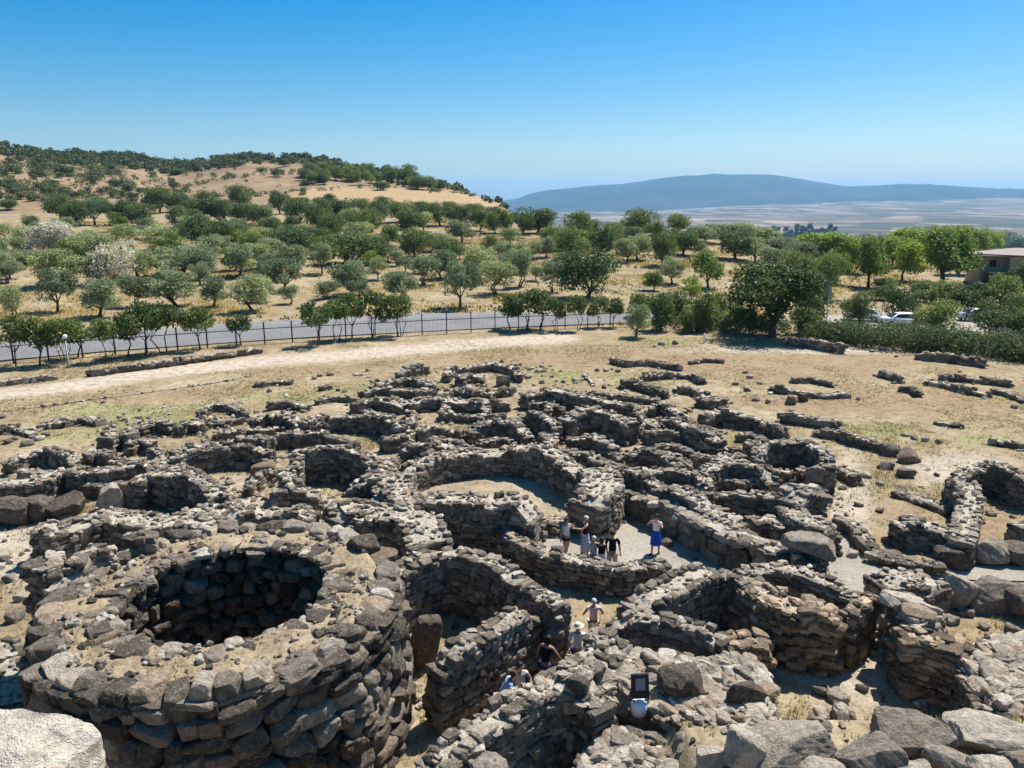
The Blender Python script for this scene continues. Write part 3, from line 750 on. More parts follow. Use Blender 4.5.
# right side
HUT('right hand hut with thick grey walls and a brown earth floor', [([(957, 477), (968, 487), (970, 502), (966, 520), (962, 536)], 1.35, 1.5), ([(956, 474), (978, 464), (1000, 466), (1016, 474), (1034, 479)], 1.5, 1.2), ([(1020, 520), (1032, 526)], 1.2, 1.2)], lod=3)
W('dark straight wall joining the right hand hut from the left', [(897, 521), (916, 520), (936, 523), (957, 529)], 1.1, 1.2)
W('nearly flat sunlit paving of slabs left of the right hand hut', [(897, 490), (922, 497), (950, 508)], .22, 1.6)
W('line of small stones along the gravel path, right of the massive wall', [(836, 516), (850, 521), (862, 533), (872, 545)], .5, .8)
W('low edging of stones continuing right along the gravel path', [(872, 551), (896, 558), (920, 562), (944, 564)], .4, .8)
W('heap of rubble right of the gravel path in front of the boulders', [(878, 577), (902, 574), (926, 577), (942, 584)], 1.2, 1.5, capd=3.2)
W('thin ledge of slabs under the heap of rubble, by the doorway', [(890, 596), (904, 599), (920, 610)], 1.6, 1.2)

# thin cross walls that close the small rooms between the longer ones
CROSS = [([(205, 483), (220, 493), (226, 506)], 1.0), ([(248, 482), (262, 473), (276, 467)], .7), ([(442, 412), (470, 414), (506, 412)], .7), ([(362, 408), (386, 413), (398, 418)], .7), ([(530, 403), (552, 404), (564, 408)], .8),
         ([(592, 406), (606, 403), (632, 409)], .9), ([(690, 470), (698, 480), (694, 488)], .9), ([(738, 433), (752, 434), (764, 438)], .6), ([(718, 446), (742, 446), (760, 451)], .6), ([(768, 472), (780, 467), (792, 470)], .8),
         ([(238, 427), (262, 428), (286, 425)], .6), ([(214, 433), (228, 431), (242, 430)], .6), ([(150, 447), (162, 452), (158, 460)], .7), ([(440, 399), (446, 406), (441, 413)], .7), ([(482, 400), (487, 408), (480, 416)], .7),
         ([(546, 393), (552, 402), (546, 411)], .8), ([(606, 440), (612, 448), (620, 456)], .9), ([(345, 470), (352, 462), (366, 458)], .8), ([(20, 466), (34, 470), (52, 468)], .6), ([(108, 456), (122, 461), (140, 460)], .6),
         ([(330, 432), (334, 438), (326, 443)], .7), ([(408, 408), (414, 415), (408, 423)], .8), ([(660, 452), (676, 456), (690, 463)], .8), ([(726, 478), (742, 482), (760, 480)], .7), ([(800, 468), (812, 474), (820, 470)], .7),
         ([(575, 398), (580, 406), (574, 413)], .8), ([(640, 412), (646, 420), (640, 428)], .7), ([(262, 452), (268, 460), (262, 466)], .7), ([(90, 482), (106, 484), (120, 480)], .7), ([(230, 495), (238, 502), (234, 510)], .8)]
CROSS.sort(key=lambda c: c[0][0][0])
for i, (pts, h) in enumerate(CROSS): W(f'thin low cross wall between small rooms, {ordinal(i + 1, len(CROSS))}', pts, h, .75, fall=.3)

# around the sunken alley
HUT('hut next to the round tower with a tall back wall and sandy floor', [
    ([(388, 575), (404, 566), (424, 558), (444, 552), (470, 555), (496, 563), (522, 578)], 2.2, .95),
    ([(524, 580), (540, 590), (552, 597), (562, 604)], 2.2, .75),
    ([(530, 600), (512, 612), (492, 627), (468, 640), (434, 656)], 2.2, .9)], L=.33, hc=.2)
W('stepped terrace wall running below the people on the gravel court', [(478, 519), (500, 526), (522, 539), (546, 553), (580, 561), (612, 568), (642, 566), (668, 564)], [1.4, 1.4, 1.3, 1.1, 1.0, 1.0, 1.0, 1.0], .85)
W('stair-like low ledge of flat slabs at the door of the great round hut', [(548, 524), (556, 519), (566, 519)], .5, 1.2)
W('long sunlit wall slanting up from the bottom edge along the alley', [(424, 780), (450, 752), (476, 731), (502, 712), (530, 694), (560, 673), (592, 653)], 2.5, .95, L=.33, hc=.2, capd=3)
W('rubble link wall at the upper end of the slanting alley wall', [(590, 628), (606, 632), (612, 642), (606, 655)], 2.1, 1.0, capd=3)
W('shadowed hut wall in the middle with a tall black face', [(612, 612), (645, 611), (676, 619), (702, 626), (726, 636)], 2.0, .8, L=.33, hc=.2)
W('wall slanting up right above the black faced hut wall', [(632, 601), (662, 590), (690, 576), (722, 566)], 1.9, 1.5, L=.34, hc=.21)
W('curved back wall of the hut with a lit sandy floor, middle right', [(722, 566), (742, 572), (758, 584), (768, 596)], 2.0, 1.1)
W('far wall over the doorway passage, running right to the gravel', [(742, 567), (772, 566), (802, 571), (832, 581), (858, 590)], 1.6, .95)
W('broad crossing wall with fine coursed face above the dark doorway', [(750, 578), (770, 592), (794, 602), (822, 604), (842, 609)], 2.05, 1.3, L=.40, hc=.18, mat='stone_warm', capd=3)
W('right jamb wall of the dark doorway, bright sunlit top', [(850, 608), (861, 599), (874, 591)], 2.0, .6, L=.36, hc=.18, mat='stone_warm')
W('squat block of wall left of the dark doorway', [(727, 640), (746, 638), (766, 639)], 1.35, 1.1, L=.4, hc=.18, mat='stone_warm', capd=3)
W('free standing wall of fine flat slab courses, right of the doorway', [(902, 634), (920, 635), (942, 641), (962, 647)], 1.8, 1.15, L=.42, hc=.15, mat='stone_warm', capd=2.6)
W('rubble steps leaning on the right of the flat slab wall', [(962, 650), (976, 650), (990, 662)], 1.3, 1.2, capd=3.4)
W('broken crest of slabs behind the flat slab wall', [(906, 618), (924, 620), (940, 626)], 1.6, .8)
W('narrow kerb of squared stones beside the tan path at the bottom', [(842, 704), (842, 714), (843, 724)], .4, .4)

def bank(label, pxs, h, t=.8, inner=60, **kw):
    """a broad flat-topped mass of rubble: an outer face all round and stones over its top"""
    pp = [at(x, y, h) for x, y in pxs]; cx = sum(p.x for p in pp) / len(pp); cy = sum(p.y for p in pp) / len(pp)
    base = (cx, cy, float(terrain(cx, cy))); o = dict(L=.32, hc=.17, lod=5, closed=True, capd=2.8); o.update(kw)
    ma, ca = wall_parts(pp, h, t, **o); recentre(ma, base); recentre(ca, base)
    root = empty('rubble_bank', base); tag(root, label, 'wall', WALLGROUP)
    link('masonry', ma, root); tag(link('rubble_capping', ca, root), kind='stuff')
    rg = np.random.default_rng(int(cx * 77 + cy * 13) % 9999 + 1)
    P2 = np.array([(p.x, p.y) for p in pp]); lo, hi = P2.min(0), P2.max(0)
    c = rg.uniform(lo, hi, (int(inner * 60), 2)); n = len(P2); ins = np.zeros(len(c), bool)
    for i in range(n):
        a, b_ = P2[i], P2[(i + 1) % n]
        k = ((a[1] > c[:, 1]) != (b_[1] > c[:, 1])) & (c[:, 0] < (b_[0] - a[0]) * (c[:, 1] - a[1]) / (b_[1] - a[1] + 1e-12) + a[0])
        ins ^= k
    c = c[ins][:inner * 16]; m = len(c); st = Stones()
    Lc = .07 + .30 * rg.uniform(0, 1, m) ** 2
    st.add(np.column_stack([c, np.maximum(h, terrain(c[:, 0], c[:, 1])) + rg.uniform(-.2, .1, m) + .16 * fbm(c[:, 0] * .8, c[:, 1] * .8, 4)]), np.column_stack([Lc, Lc * rg.uniform(.5, .95, m), Lc * rg.uniform(.25, .55, m)]),
           np.column_stack([rg.uniform(0, 6.28, m), rg.normal(0, .2, m), rg.normal(0, .2, m)]), .5, 1)  # pale tones imitate a sunlit top, like the wall capping
    me = st.mesh('rubble_fill', 5, M[kw.get('mat', 'stone')], rg); 
    # earth fill just under the stones
    bm = bmesh.new(); bm.from_mesh(me)
    top = [bm.verts.new((p.x, p.y, h - .16)) for p in pp]; bot = [bm.verts.new((p.x, p.y, -.1)) for p in pp]
    f = bm.faces.new(top); bm.faces.new(bot[::-1])
    for i in range(n): bm.faces.new((bot[i], bot[(i + 1) % n], top[(i + 1) % n], top[i]))
    bm.to_mesh(me); bm.free(); recentre(me, base)
    tag(link('rubble_fill', me, root), kind='stuff')
    return root
bank('broad sunlit rubble top in the middle foreground, behind the floodlight', [(606, 652), (640, 655), (684, 664), (730, 664), (760, 668), (766, 700), (762, 734), (728, 738), (694, 730), (668, 714), (650, 696), (620, 690), (590, 682), (574, 668)], 1.75, .7, 150, hc=.17)
bank('rough rubble pile at the bottom edge below the floodlight', [(592, 752), (612, 736), (640, 742), (664, 758), (668, 800), (590, 810), (582, 780)], 1.5, .6, 40)
W('dark back wall of the black pit at the bottom edge', [(538, 690), (560, 682), (584, 684), (606, 700)], 2.5, .9, L=.4, hc=.25, capd=2)
bank('rough rubble slope of flat slabs at the right edge', [(968, 668), (1000, 640), (1040, 640), (1050, 700), (1046, 740), (1016, 716), (986, 700)], 1.4, .7, 90)
bank('low stony rise between the doorway and the flat slab wall', [(904, 600), (920, 604), (936, 616), (920, 625), (906, 616)], 1.9, .6, 30)

# ------------------------------------------------------------------ the round tower
def tower():
    ctr = Vector((-7.55, 18.5, 0)); ht = 4.0; ro, ri = 4.48, 2.42
    rg = np.random.default_rng(5)
    root = empty('round_tower', ctr); tag(root, 'big round stone tower with an open dark shaft, lower left', 'tower')
    def ring(r, dirn, L, hc, mat, name, h0=-.2, h1=ht, cut=.0, lod=9, out=0.0, jit=.035):
        st = Stones(); z = h0
        while z < h1:
            ch = hc * rg.uniform(.75, 1.3); ch = min(ch, h1 - z + .12)
            a = rg.uniform(0, .3); a0 = a
            while a < a0 + 2 * math.pi - .02:
                l = L * rg.uniform(.6, 1.5); da = l / r; am = a + da / 2
                rr = r + dirn * (-(.25 if dirn > 0 else .48) + rg.normal(0, jit)) + out * (1 - z / ht)
                dep = rg.uniform(.32, .5)
                st.add([[rr * math.cos(am), rr * math.sin(am), z + ch / 2 + rg.normal(0, .03)]], [[l / 2 * 1.10, dep, ch / 2 * 1.14]],
                       [[am + math.pi / 2 + rg.normal(0, .06), rg.normal(0, .05), rg.normal(0, .05)]], 0, .9)
                a += da
            z += ch
        return link(name, st.mesh(name, lod, M[mat], rg), root)
    ring(ro, 1, .64, .42, 'stone_dark', 'outer_masonry', h1=ht - .25, out=.2)
    ring(ri, -1, .5, .38, 'stone_dark', 'shaft_masonry', h0=-.1, h1=ht - .1, lod=5)
    # rim of large boulders on the outer edge: one ring of blocks
    st = Stones(); a = 0.0
    while a < 6.26:
        l = rg.uniform(.4, .95); da = l / (ro - .3)
        st.add([[(ro - .32 + rg.normal(0, .07)) * math.cos(a + da / 2), (ro - .32) * math.sin(a + da / 2), ht - .17 + rg.normal(0, .08)]], [[l / 2 * 1.05, rg.uniform(.3, .42), rg.uniform(.2, .32)]],
               [[a + da / 2 + math.pi / 2 + rg.normal(0, .15), rg.normal(0, .1), rg.normal(0, .1)]]); a += da
    link('rim_boulders', st.mesh('rim_boulders', 9, M['stone'], rg), root)
    st = Stones(); a = 0.0
    while a < 6.26:
        l = rg.uniform(.25, .6); da = l / ri
        st.add([[(ri + .3 + rg.normal(0, .05)) * math.cos(a + da / 2), (ri + .3 + rg.normal(0, .05)) * math.sin(a + da / 2), ht - .09 + rg.normal(0, .04)]], [[l / 2, rg.uniform(.12, .24), rg.uniform(.05, .11)]],
               [[a + da / 2 + math.pi / 2 + rg.normal(0, .2), rg.normal(0, .1), rg.normal(0, .1)]]); a += da
    link('shaft_rim', st.mesh('shaft_rim', 5, M['stone'], rg), root)
    # earth between the two rings
    nr_, na_ = 26, 260; r_ = np.linspace(ri + .22, ro - .5, nr_); a_ = np.linspace(0, 2 * math.pi, na_, endpoint=False)
    RR_, AA_ = np.meshgrid(r_, a_, indexing='ij'); x = RR_ * np.cos(AA_); y = RR_ * np.sin(AA_)
    z = ht - .04 + .10 * fbm(x * .9, y * .9, 3) + .05 * fbm(x * 4, y * 4, 6)
    vv = [np.stack([x, y, z], -1).reshape(-1, 3)]
    lo = np.stack([x, y, np.full_like(z, ht - .16)], -1); vv += [lo[0], lo[-1]]
    g = Geo(); ra, rb = ri + .4, ro - .3; n_ = 64; rings = [[g.bm.verts.new((q * math.cos(k * 2 * math.pi / n_), q * math.sin(k * 2 * math.pi / n_), zz)) for k in range(n_)] for q, zz in ((ra, -.3), (ra, ht - .22), (rb, ht - .22), (rb + .3, -.3))]
    for r0, r1 in zip(rings, rings[1:]):
        for k in range(n_): g.bm.faces.new((r0[k], r0[(k + 1) % n_], r1[(k + 1) % n_], r1[k]))
    g.build('core', M['stone_dark'], root)
    i = np.arange(nr_ - 1)[:, None] * na_ + np.arange(na_)[None]; j = np.arange(nr_ - 1)[:, None] * na_ + (np.arange(na_)[None] + 1) % na_
    fs = [np.stack([i, i + na_, j + na_, j], -1).reshape(-1, 4)]
    b0 = nr_ * na_; k = np.arange(na_); k1 = (k + 1) % na_
    fs.append(np.stack([b0 + k, k, k1, b0 + k1], -1)); b1 = b0 + na_; fs.append(np.stack([(nr_ - 1) * na_ + k, b1 + k, b1 + k1, (nr_ - 1) * na_ + k1], -1))
    VV = np.concatenate(vv); zero = np.zeros(len(VV))
    link('earth_top', mesh_np('earth_top', VV, fs, {'green': zero, 'brown': zero + .25, 'pale': zero + .2, 'track': zero, 'field': zero}, True, M['ground']), root)
    # small stones strewn on the earth
    n = 900; a = rg.uniform(0, 6.28, n); r = np.sqrt(rg.uniform((ri + .1) ** 2, (ro - .4) ** 2, n)); x, y = r * np.cos(a), r * np.sin(a)
    s = .02 + .13 * rg.uniform(0, 1, n) ** 3
    keep = fbm(x * 1.1, y * 1.1, 12) > -.18
    st = Stones(); st.add(np.column_stack([x, y, ht - .03 + .10 * fbm(x * .9, y * .9, 3) + s * .2])[keep], np.column_stack([s, s * rg.uniform(.6, 1, n), s * rg.uniform(.4, .8, n)])[keep],
                          np.column_stack([rg.uniform(0, 6.28, n), rg.normal(0, .3, n), rg.normal(0, .3, n)])[keep])
    tag(link('strewn_stones', st.mesh('strewn_stones', 3, M['stone'], rg), root), kind='stuff')
    return ctr, ht, ro, ri
TOW = tower()
HUT('small walled niche on the back of the round tower', [([(70, 566), (74, 554), (84, 546), (104, 540), (126, 537)], 4.7, .65), ([(128, 537), (142, 537), (156, 536)], 4.4, .6)], base=.0, L=.4, lod=5)
W('square stone pier at the back left of the round tower', [(34, 556), (44, 557), (54, 560)], 4.5, .9, L=.5, lod=5)
W('rough wall leaning on the left flank of the round tower', [(58, 560), (66, 575), (62, 592)], 4.2, .9, lod=5)
W('lower rubble wall at the left edge beside the round tower', [(-20, 640), (4, 652), (14, 672), (8, 700)], 1.2, 1.4, capd=3.4)

# ------------------------------------------------------------------ single boulders
def boulder(label, px, py, w, d, h, rz=0, tilt=(0, 0), z=None, mat='stone', name='boulder', group='single boulders among the ruins', lod=9, sink=.12, cat='boulder'):
    """a rock whose foot stands at picture point (px, py)"""
    p = G(px, py) if z is None else at(px, py, z)
    if py > 735: w, d, h = w * .86, d * .86, h * .9
    seedc[0] += 1; rg = np.random.default_rng(seedc[0]); lib, q = LIB[lod]
    if py > 700 or (py > 490 and w > 1.1): v, q = hero_rock(seedc[0])
    else: v = lib[rg.integers(len(lib))]
    v = v * np.array([w / 2, d / 2, h / 2]) * 1.04; v = v + np.array([0, 0, h / 2 - h * sink])
    me = mesh_np(name, v, [q], {'rnd': np.full(len(v), rg.uniform(.45, .7) if py > 735 else rg.uniform(.2, .85))}, 'sharp', M[mat])
    o = link(name, me, None, p); o.rotation_euler = (tilt[0], tilt[1], rz)
    return tag(o, label, cat, group)
boulder('huge dark boulder lying at the left edge', 12, 522, 1.75, 1.4, 1.35, .2, mat='stone_dark')
boulder('long dark boulder next to the huge one at the left edge', 40, 518, 1.35, 1.1, 1.15, -.3, mat='stone_dark')
boulder('leaning pointed boulder on sand, right of the dark left edge pair', 73, 515, 1.5, 1.0, 1.25, .5, (.2, -.35), mat='stone_dark')
boulder('small round boulder behind the pair of upright boulders', 93, 496, 1.0, .8, .8, .2, mat='stone_dark')
boulder('left one of two upright boulders at the hollow hut mouth', 111, 510, 1.2, .9, 1.45, .1, (0, .1))
boulder('reddish upright boulder at the hollow hut mouth', 130, 507, 1.25, .9, 1.4, -.2)
boulder('round dark stone beside the sandy gap, left of the round pit hut', 264, 478, 1.2, .9, .9, .2, mat='stone_dark')
boulder('little stone lying alone in the sandy gap, left of round pit hut', 243, 469, .75, .6, .5, .4, mat='stone_dark')
boulder('rounded boulder inside the farthest ring hut', 503, 386, 1.0, .9, .95, .1, mat='stone_dark')
boulder('dark stone standing left of the pair on brown grass', 791, 404, .75, .6, .7, 0, mat='stone_dark')
boulder('dark stone standing right of the pair on brown grass', 803, 401, .7, .6, .65, .5, mat='stone_dark')
boulder('square dark block at the end of the snaking wall', 907, 461, 1.15, .8, .85, .2, mat='stone_dark', lod=5)
boulder('flat block left of the square dark block', 890, 455, .9, .8, .7, -.1, lod=5)
boulder('low block in front of the flat block on the grass', 886, 468, .9, .7, .4, .1, lod=5)
boulder('small block nearest the camera below the square dark block', 904, 476, .95, .7, .5, 0, lod=5)
boulder('left one of three big boulders lining the gravel path at right', 950, 566, 1.5, 1.1, .9, .1, mat='stone_dark')
boulder('middle one of three big boulders lining the gravel path at right', 988, 562, 1.35, 1.2, 1.0, .4, mat='stone_dark')
boulder('right one of three big boulders lining the gravel path at right', 1014, 563, 1.25, 1.1, .9, -.2, mat='stone_dark')
boulder('small smooth boulder ending the stone edging of the gravel path', 889, 563, .85, .7, .55, .2)
boulder('grey pointed boulder below the gravel path, right side', 954, 604, 1.2, 1.1, 1.2, .4, (.1, .15))
boulder('very big dark boulder below the gravel path, right side', 986, 606, 1.6, 1.2, 1.15, 0, mat='stone_dark')
boulder('boulder cut by the right edge below the gravel path', 1024, 614, 1.4, 1.3, 1.1, .3)
boulder('large pale flat boulder capping the end of the massive wall', 808, 551, 1.9, 1.3, .75, -.15, (0, .06), z=1.45, mat='stone_pale')
boulder('dark wedge shaped slab left on top of the squarish rubble block', 820, 479, 1.3, .8, .8, 0, (0, -.2), z=.7, mat='stone_dark', lod=5)
boulder('dark wedge stone standing by the sandy hut floor near the tower', 418, 664, .9, .6, 1.9, .5, (.1, .18), mat='stone_dark')
boulder('big sloping slab with lit top, left of the black shadow hole', 722, 748, 2.1, 1.0, .9, -.25, (0, .14), z=1.25, mat='stone')
boulder('dark block on the rubble right behind the floodlight', 680, 698, 1.0, .8, .9, .3, z=1.65, mat='stone_dark')
boulder('dark tilted slab standing on the broad rubble top', 738, 706, .95, .5, .8, .1, (.15, .45), z=1.72, mat='stone_dark')
boulder('flat pale slab laid over the stones behind the doorway', 898, 604, 1.2, .9, .4, -.2, (0, .08), z=1.95, mat='stone_pale')
boulder('second flat slab right of the pale one behind the doorway', 917, 616, .9, .7, .35, -.4, (0, .1), z=1.95)
# foreground on the rubble bank
boulder('large dark grey flat slab at the bottom, left of the tan path', 786, 752, 2.5, 1.5, .8, .12, (.12, -.05), mat='stone', name='boulder')
boulder('large dark grey slab at the bottom, right of the tan path', 915, 748, 2.0, 1.3, .85, -.1, (.16, .05))
boulder('wide pale flat slab at the bottom right', 988, 742, 2.0, 1.35, .6, -.35, (.18, .1), mat='stone_pale')
boulder('rounded grey boulder at the bottom edge by the tan path', 868, 776, 1.35, 1.1, .95, .3)
boulder('pale smooth boulder at the bottom edge, left of the rounded grey one', 826, 790, 1.1, .9, .8, .1, mat='stone_pale')
boulder('upright pale stone at the bottom, right of the black shadow hole', 735, 768, .95, .8, 1.15, .5, (0, .3), mat='stone_pale')
boulder('small pale stone left of the upright pale one at the bottom', 707, 768, .65, .5, .6, .2, mat='stone_pale')
boulder('long leaning dark slab at the bottom, amid dry weeds', 952, 772, 1.5, .6, .55, -.6, (.1, .15))
boulder('pale round boulder at the bottom edge, right of the weeds', 990, 786, 1.0, .9, .7, .3, mat='stone_pale')
boulder('boulder in the bottom right corner', 1022, 776, 1.0, .9, .75, .3)
boulder('low pale boulder on the bottom edge under the weeds', 908, 788, 1.3, .9, .6, .1, mat='stone_pale')
boulder('flat rock on the bottom edge below the floodlight', 674, 782, 1.1, .8, .5, .1, z=1.4)
boulder('pale rock at the bottom edge inside the alley wall corner', 490, 778, .9, .7, .6, .1, z=2.2, mat='stone_pale')

# the big lichen covered block right below the camera, lying on the masonry of the main tower
def near_block():
    p = at(34, 738, 8.2); 
    ma, ca = wall_parts([(p.x - 2.2, p.y - .2), (p.x - .8, p.y + .15), (p.x + .35, p.y)], 7.6, 1.3, L=.7, hc=.45, lod=3, ragged=.01, ruin=False, fall=0)
    base = (p.x - .8, p.y, 0.0); recentre(ma, base); recentre(ca, base)
    root = empty('stone_pier', base); tag(root, 'tall stone pier carrying the pale block in the bottom left corner', 'wall')
    link('masonry', ma, root); tag(link('rubble_capping', ca, root), kind='stuff')
    lib, q = LIB[9]; rg = np.random.default_rng(12)
    v0, q = cube_grid(26); nrm = (np.abs(v0) ** 4.5).sum(1) ** (1 / 4.5); v = v0 / nrm[:, None]
    for c in range(8):
        d = rg.normal(size=3); d /= np.linalg.norm(d); s = v @ d; v = v - np.clip(s - rg.uniform(.85, 1.1), 0, None)[:, None] * d
    v, q = hero_rock(4, 40)
    v = v * np.array([.76, .56, .46])
    o = link('boulder', mesh_np('boulder', v, [q], {'rnd': np.full(len(v), .95)}, True, M['block']), None, (p.x - .32, p.y, 7.86))
    o.rotation_euler = (0, .03, -.12); tag(o, 'rough pale lichen crusted block in the bottom left corner', 'boulder')

near_block()

# ------------------------------------------------------------------ loose stones one can count, and rubble nobody could
LOOSE = [(618, 372, .55), (745, 373, .5), (750, 378, .6), (760, 384, .5), (747, 391, .55), (756, 401, .6), (597, 371, .5), (606, 371, .55), (735, 385, .5), (768, 403, .5),
         (858, 400, .4), (1014, 408, .5), (960, 372, .4), (905, 436, .5), (914, 439, .5), (925, 441, .5), (938, 443, .45), (872, 352, .5), (836, 354, .4), (896, 357, .4),
         (662, 345, .8), (655, 347, .5), (675, 344, .7), (338, 391, .5), (247, 377, .4), (320, 376, .6), (330, 375, .7), (314, 379, .5), (446, 391, .5), (538, 372, .6),
         (528, 378, .6), (542, 383, .5), (575, 381, .5), (40, 440, .6), (28, 445, .7), (8, 443, .6), (15, 440, .4), (46, 436, .5), (103, 403, .3), (2, 418, .5),
         (16, 497, .5), (64, 520, .6), (54, 506, .5), (230, 484, .5), (255, 495, .4), (262, 489, .5), (310, 498, .4), (345, 496, .4), (330, 520, .5), (322, 508, .4),
         (852, 557, .5), (866, 477, .5), (880, 485, .4), (842, 489, .4), (858, 506, .4), (880, 512, .4), (996, 646, .6), (1012, 632, .5), (984, 628, .4), (950, 622, .5),
         (966, 614, .5), (1006, 655, .5), (836, 700, .6), (822, 694, .5), (862, 690, .35), (850, 720, .4), (820, 715, .4), (985, 480, .5), (1002, 505, .5), (990, 515, .4),
         (700, 452, .6), (712, 447, .5), (740, 478, .5), (750, 484, .4), (722, 482, .45), (770, 508, .5), (760, 512, .4), (655, 462, .4), (612, 438, .4), (625, 430, .35),
         (470, 484, .5), (478, 492, .45), (520, 490, .4), (462, 488, .4), (702, 622, .5), (725, 628, .4), (20, 600, .5), (10, 580, .5), (16, 620, .6), (5, 560, .4)]
loose = []
for px, py, s in LOOSE:
    if len(loose) and False: pass
    p = G(px, py); seedc[0] += 1; rg = np.random.default_rng(seedc[0]); lod = 5 if p.y < 30 else 3
    lib, q = LIB[lod]; v = lib[rg.integers(len(lib))] * np.array([s / 2, s * rg.uniform(.35, .48), s * rg.uniform(.22, .36)])
    o = link('loose_stone', mesh_np('loose_stone', v + np.array([0, 0, s * .2]), [q], {'rnd': np.full(len(v), rg.uniform(.15, .9))}, True, M['stone']), None, p)
    o.rotation_euler = (rg.normal(0, .15), rg.normal(0, .15), rg.uniform(0, 6))
    zone = ('on brown grass beyond the ruins' if py < 395 else 'on grass near the snaking wall' if px > 855 and py < 450 else 'on sand beside the round tower' if px < 60 and py > 550
            else 'on grass at the left edge' if px < 110 and py < 450 else 'in gaps left of the pit hut' if px < 360 else 'on right hand earth' if px > 900
            else 'near the doorway and gravel path' if px > 800 else 'on hut floors in the middle')
    loose.append((zone, px, o))
for zone in sorted({z for z, _, _ in loose}):
    mem = sorted([t for t in loose if t[0] == zone], key=lambda t: t[1])
    for i, (_, _, o) in enumerate(mem): tag(o, f'loose grey stone {zone}, {ordinal(i + 1, len(mem))}', 'stone', 'loose stones lying on the ground')

def inside(px, py, poly):
    ins = np.zeros(px.shape, bool); n = len(poly)
    for i in range(n):
        (ax, ay), (bx, by) = poly[i], poly[(i + 1) % n]
        ins ^= ((ay > py) != (by > py)) & (px < (bx - ax) * (py - ay) / (by - ay + 1e-9) + ax)
    return ins
RUINS = [(-60, 430), (100, 412), (250, 396), (370, 370), (450, 362), (530, 362), (700, 378), (820, 425), (870, 470), (960, 465), (1100, 480), (1100, 800), (-60, 800)]
GRAVEL = [(528, 557), (546, 540), (590, 540), (610, 514), (634, 528), (680, 546), (730, 566), (790, 588), (832, 584), (822, 540), (836, 512), (862, 535), (874, 552), (900, 562), (944, 568),
          (1060, 566), (1060, 584), (940, 580), (884, 574), (866, 600), (820, 606), (760, 604), (700, 592), (640, 598), (580, 578)]
def scatter_rubble():
    rg = np.random.default_rng(44)
    n = 34000; x = rg.uniform(-26, 34, n); y = rg.uniform(13, 74, n)
    z = terrain(x, y); px, py = proj(x, y, z)
    k = (px > -40) & (px < 1064) & (py < 790) & inside(px, py, RUINS) & (~inside(px, py, GRAVEL) | (rg.uniform(0, 1, n) < .12))
    dens = fbm(x / 2.2, y / 2.2, 21) + .35 * fbm(x / 9, y / 9, 5)
    k &= dens > rg.uniform(-.05, .55, n)
    x, y, z = x[k], y[k], z[k]; n = len(x)
    s = (.035 + .17 * rg.uniform(0, 1, n) ** 3.2) * np.clip(y / 40, .8, 1.3)
    st = Stones(); st.add(np.column_stack([x, y, z + s * .2]), np.column_stack([s, s * rg.uniform(.6, 1, n), s * rg.uniform(.4, .8, n)]),
                          np.column_stack([rg.uniform(0, 6.28, n), rg.normal(0, .3, n), rg.normal(0, .3, n)]))
    tag(link('rubble', st.mesh('rubble', 2, M['stone'], rg)), 'small broken stones strewn between the ruined walls', 'rubble', kind='stuff')
    print('rubble', n)
    # dry grass tufts
    n = 90000; x = rg.uniform(-24, 26, n); y = rg.uniform(13, 48, n); z = terrain(x, y); px, py = proj(x, y, z)
    k = (px > -40) & (px < 1064) & (py < 790) & ~inside(px, py, GRAVEL) & (fbm(x / 1.6, y / 1.6, 31) + .5 * fbm(x / 6, y / 6, 32) > rg.uniform(-.1, .5, n))
    x, y, z = x[k], y[k], z[k]
    c, ht, ro, ri = TOW; m = 2600; a = rg.uniform(0, 6.28, m); r = np.sqrt(rg.uniform(ri * ri + .8, (ro - .5) ** 2, m)); tx, ty = r * np.cos(a), r * np.sin(a)
    kk = fbm(tx * .8, ty * .8, 41) > rg.uniform(-.3, .5, m); tx, ty = tx[kk], ty[kk]
    x = np.concatenate([x, c.x + tx]); y = np.concatenate([y, c.y + ty]); z = np.concatenate([z, np.full(len(tx), ht - .1)])
    n = len(x); VV = []; FF = []; rr = []
    for b in range(3):
        an = rg.uniform(0, 6.28, n); hh = rg.uniform(.05, .17, n); ln = rg.uniform(.02, .10, n); w = rg.uniform(.012, .025, n)
        ox, oy = rg.normal(0, .05, n), rg.normal(0, .05, n)
        p0 = np.column_stack([x + ox - w * np.sin(an), y + oy + w * np.cos(an), z - .02]); p1 = np.column_stack([x + ox + w * np.sin(an), y + oy - w * np.cos(an), z - .02])
        p2 = np.column_stack([x + ox + ln * np.cos(an), y + oy + ln * np.sin(an), z + hh]); VV.append(np.stack([p0, p1, p2], 1).reshape(-1, 3)); rr.append(np.repeat(rg.uniform(0, 1, n), 3))
    VV = np.concatenate(VV); FF = np.arange(len(VV)).reshape(-1, 3)
    tag(link('dry_grass', mesh_np('dry_grass', VV, [FF], {'rnd': np.concatenate(rr)}, False, M['drygrass'])), 'short dry grass growing between the stones', 'grass', kind='stuff')
scatter_rubble()
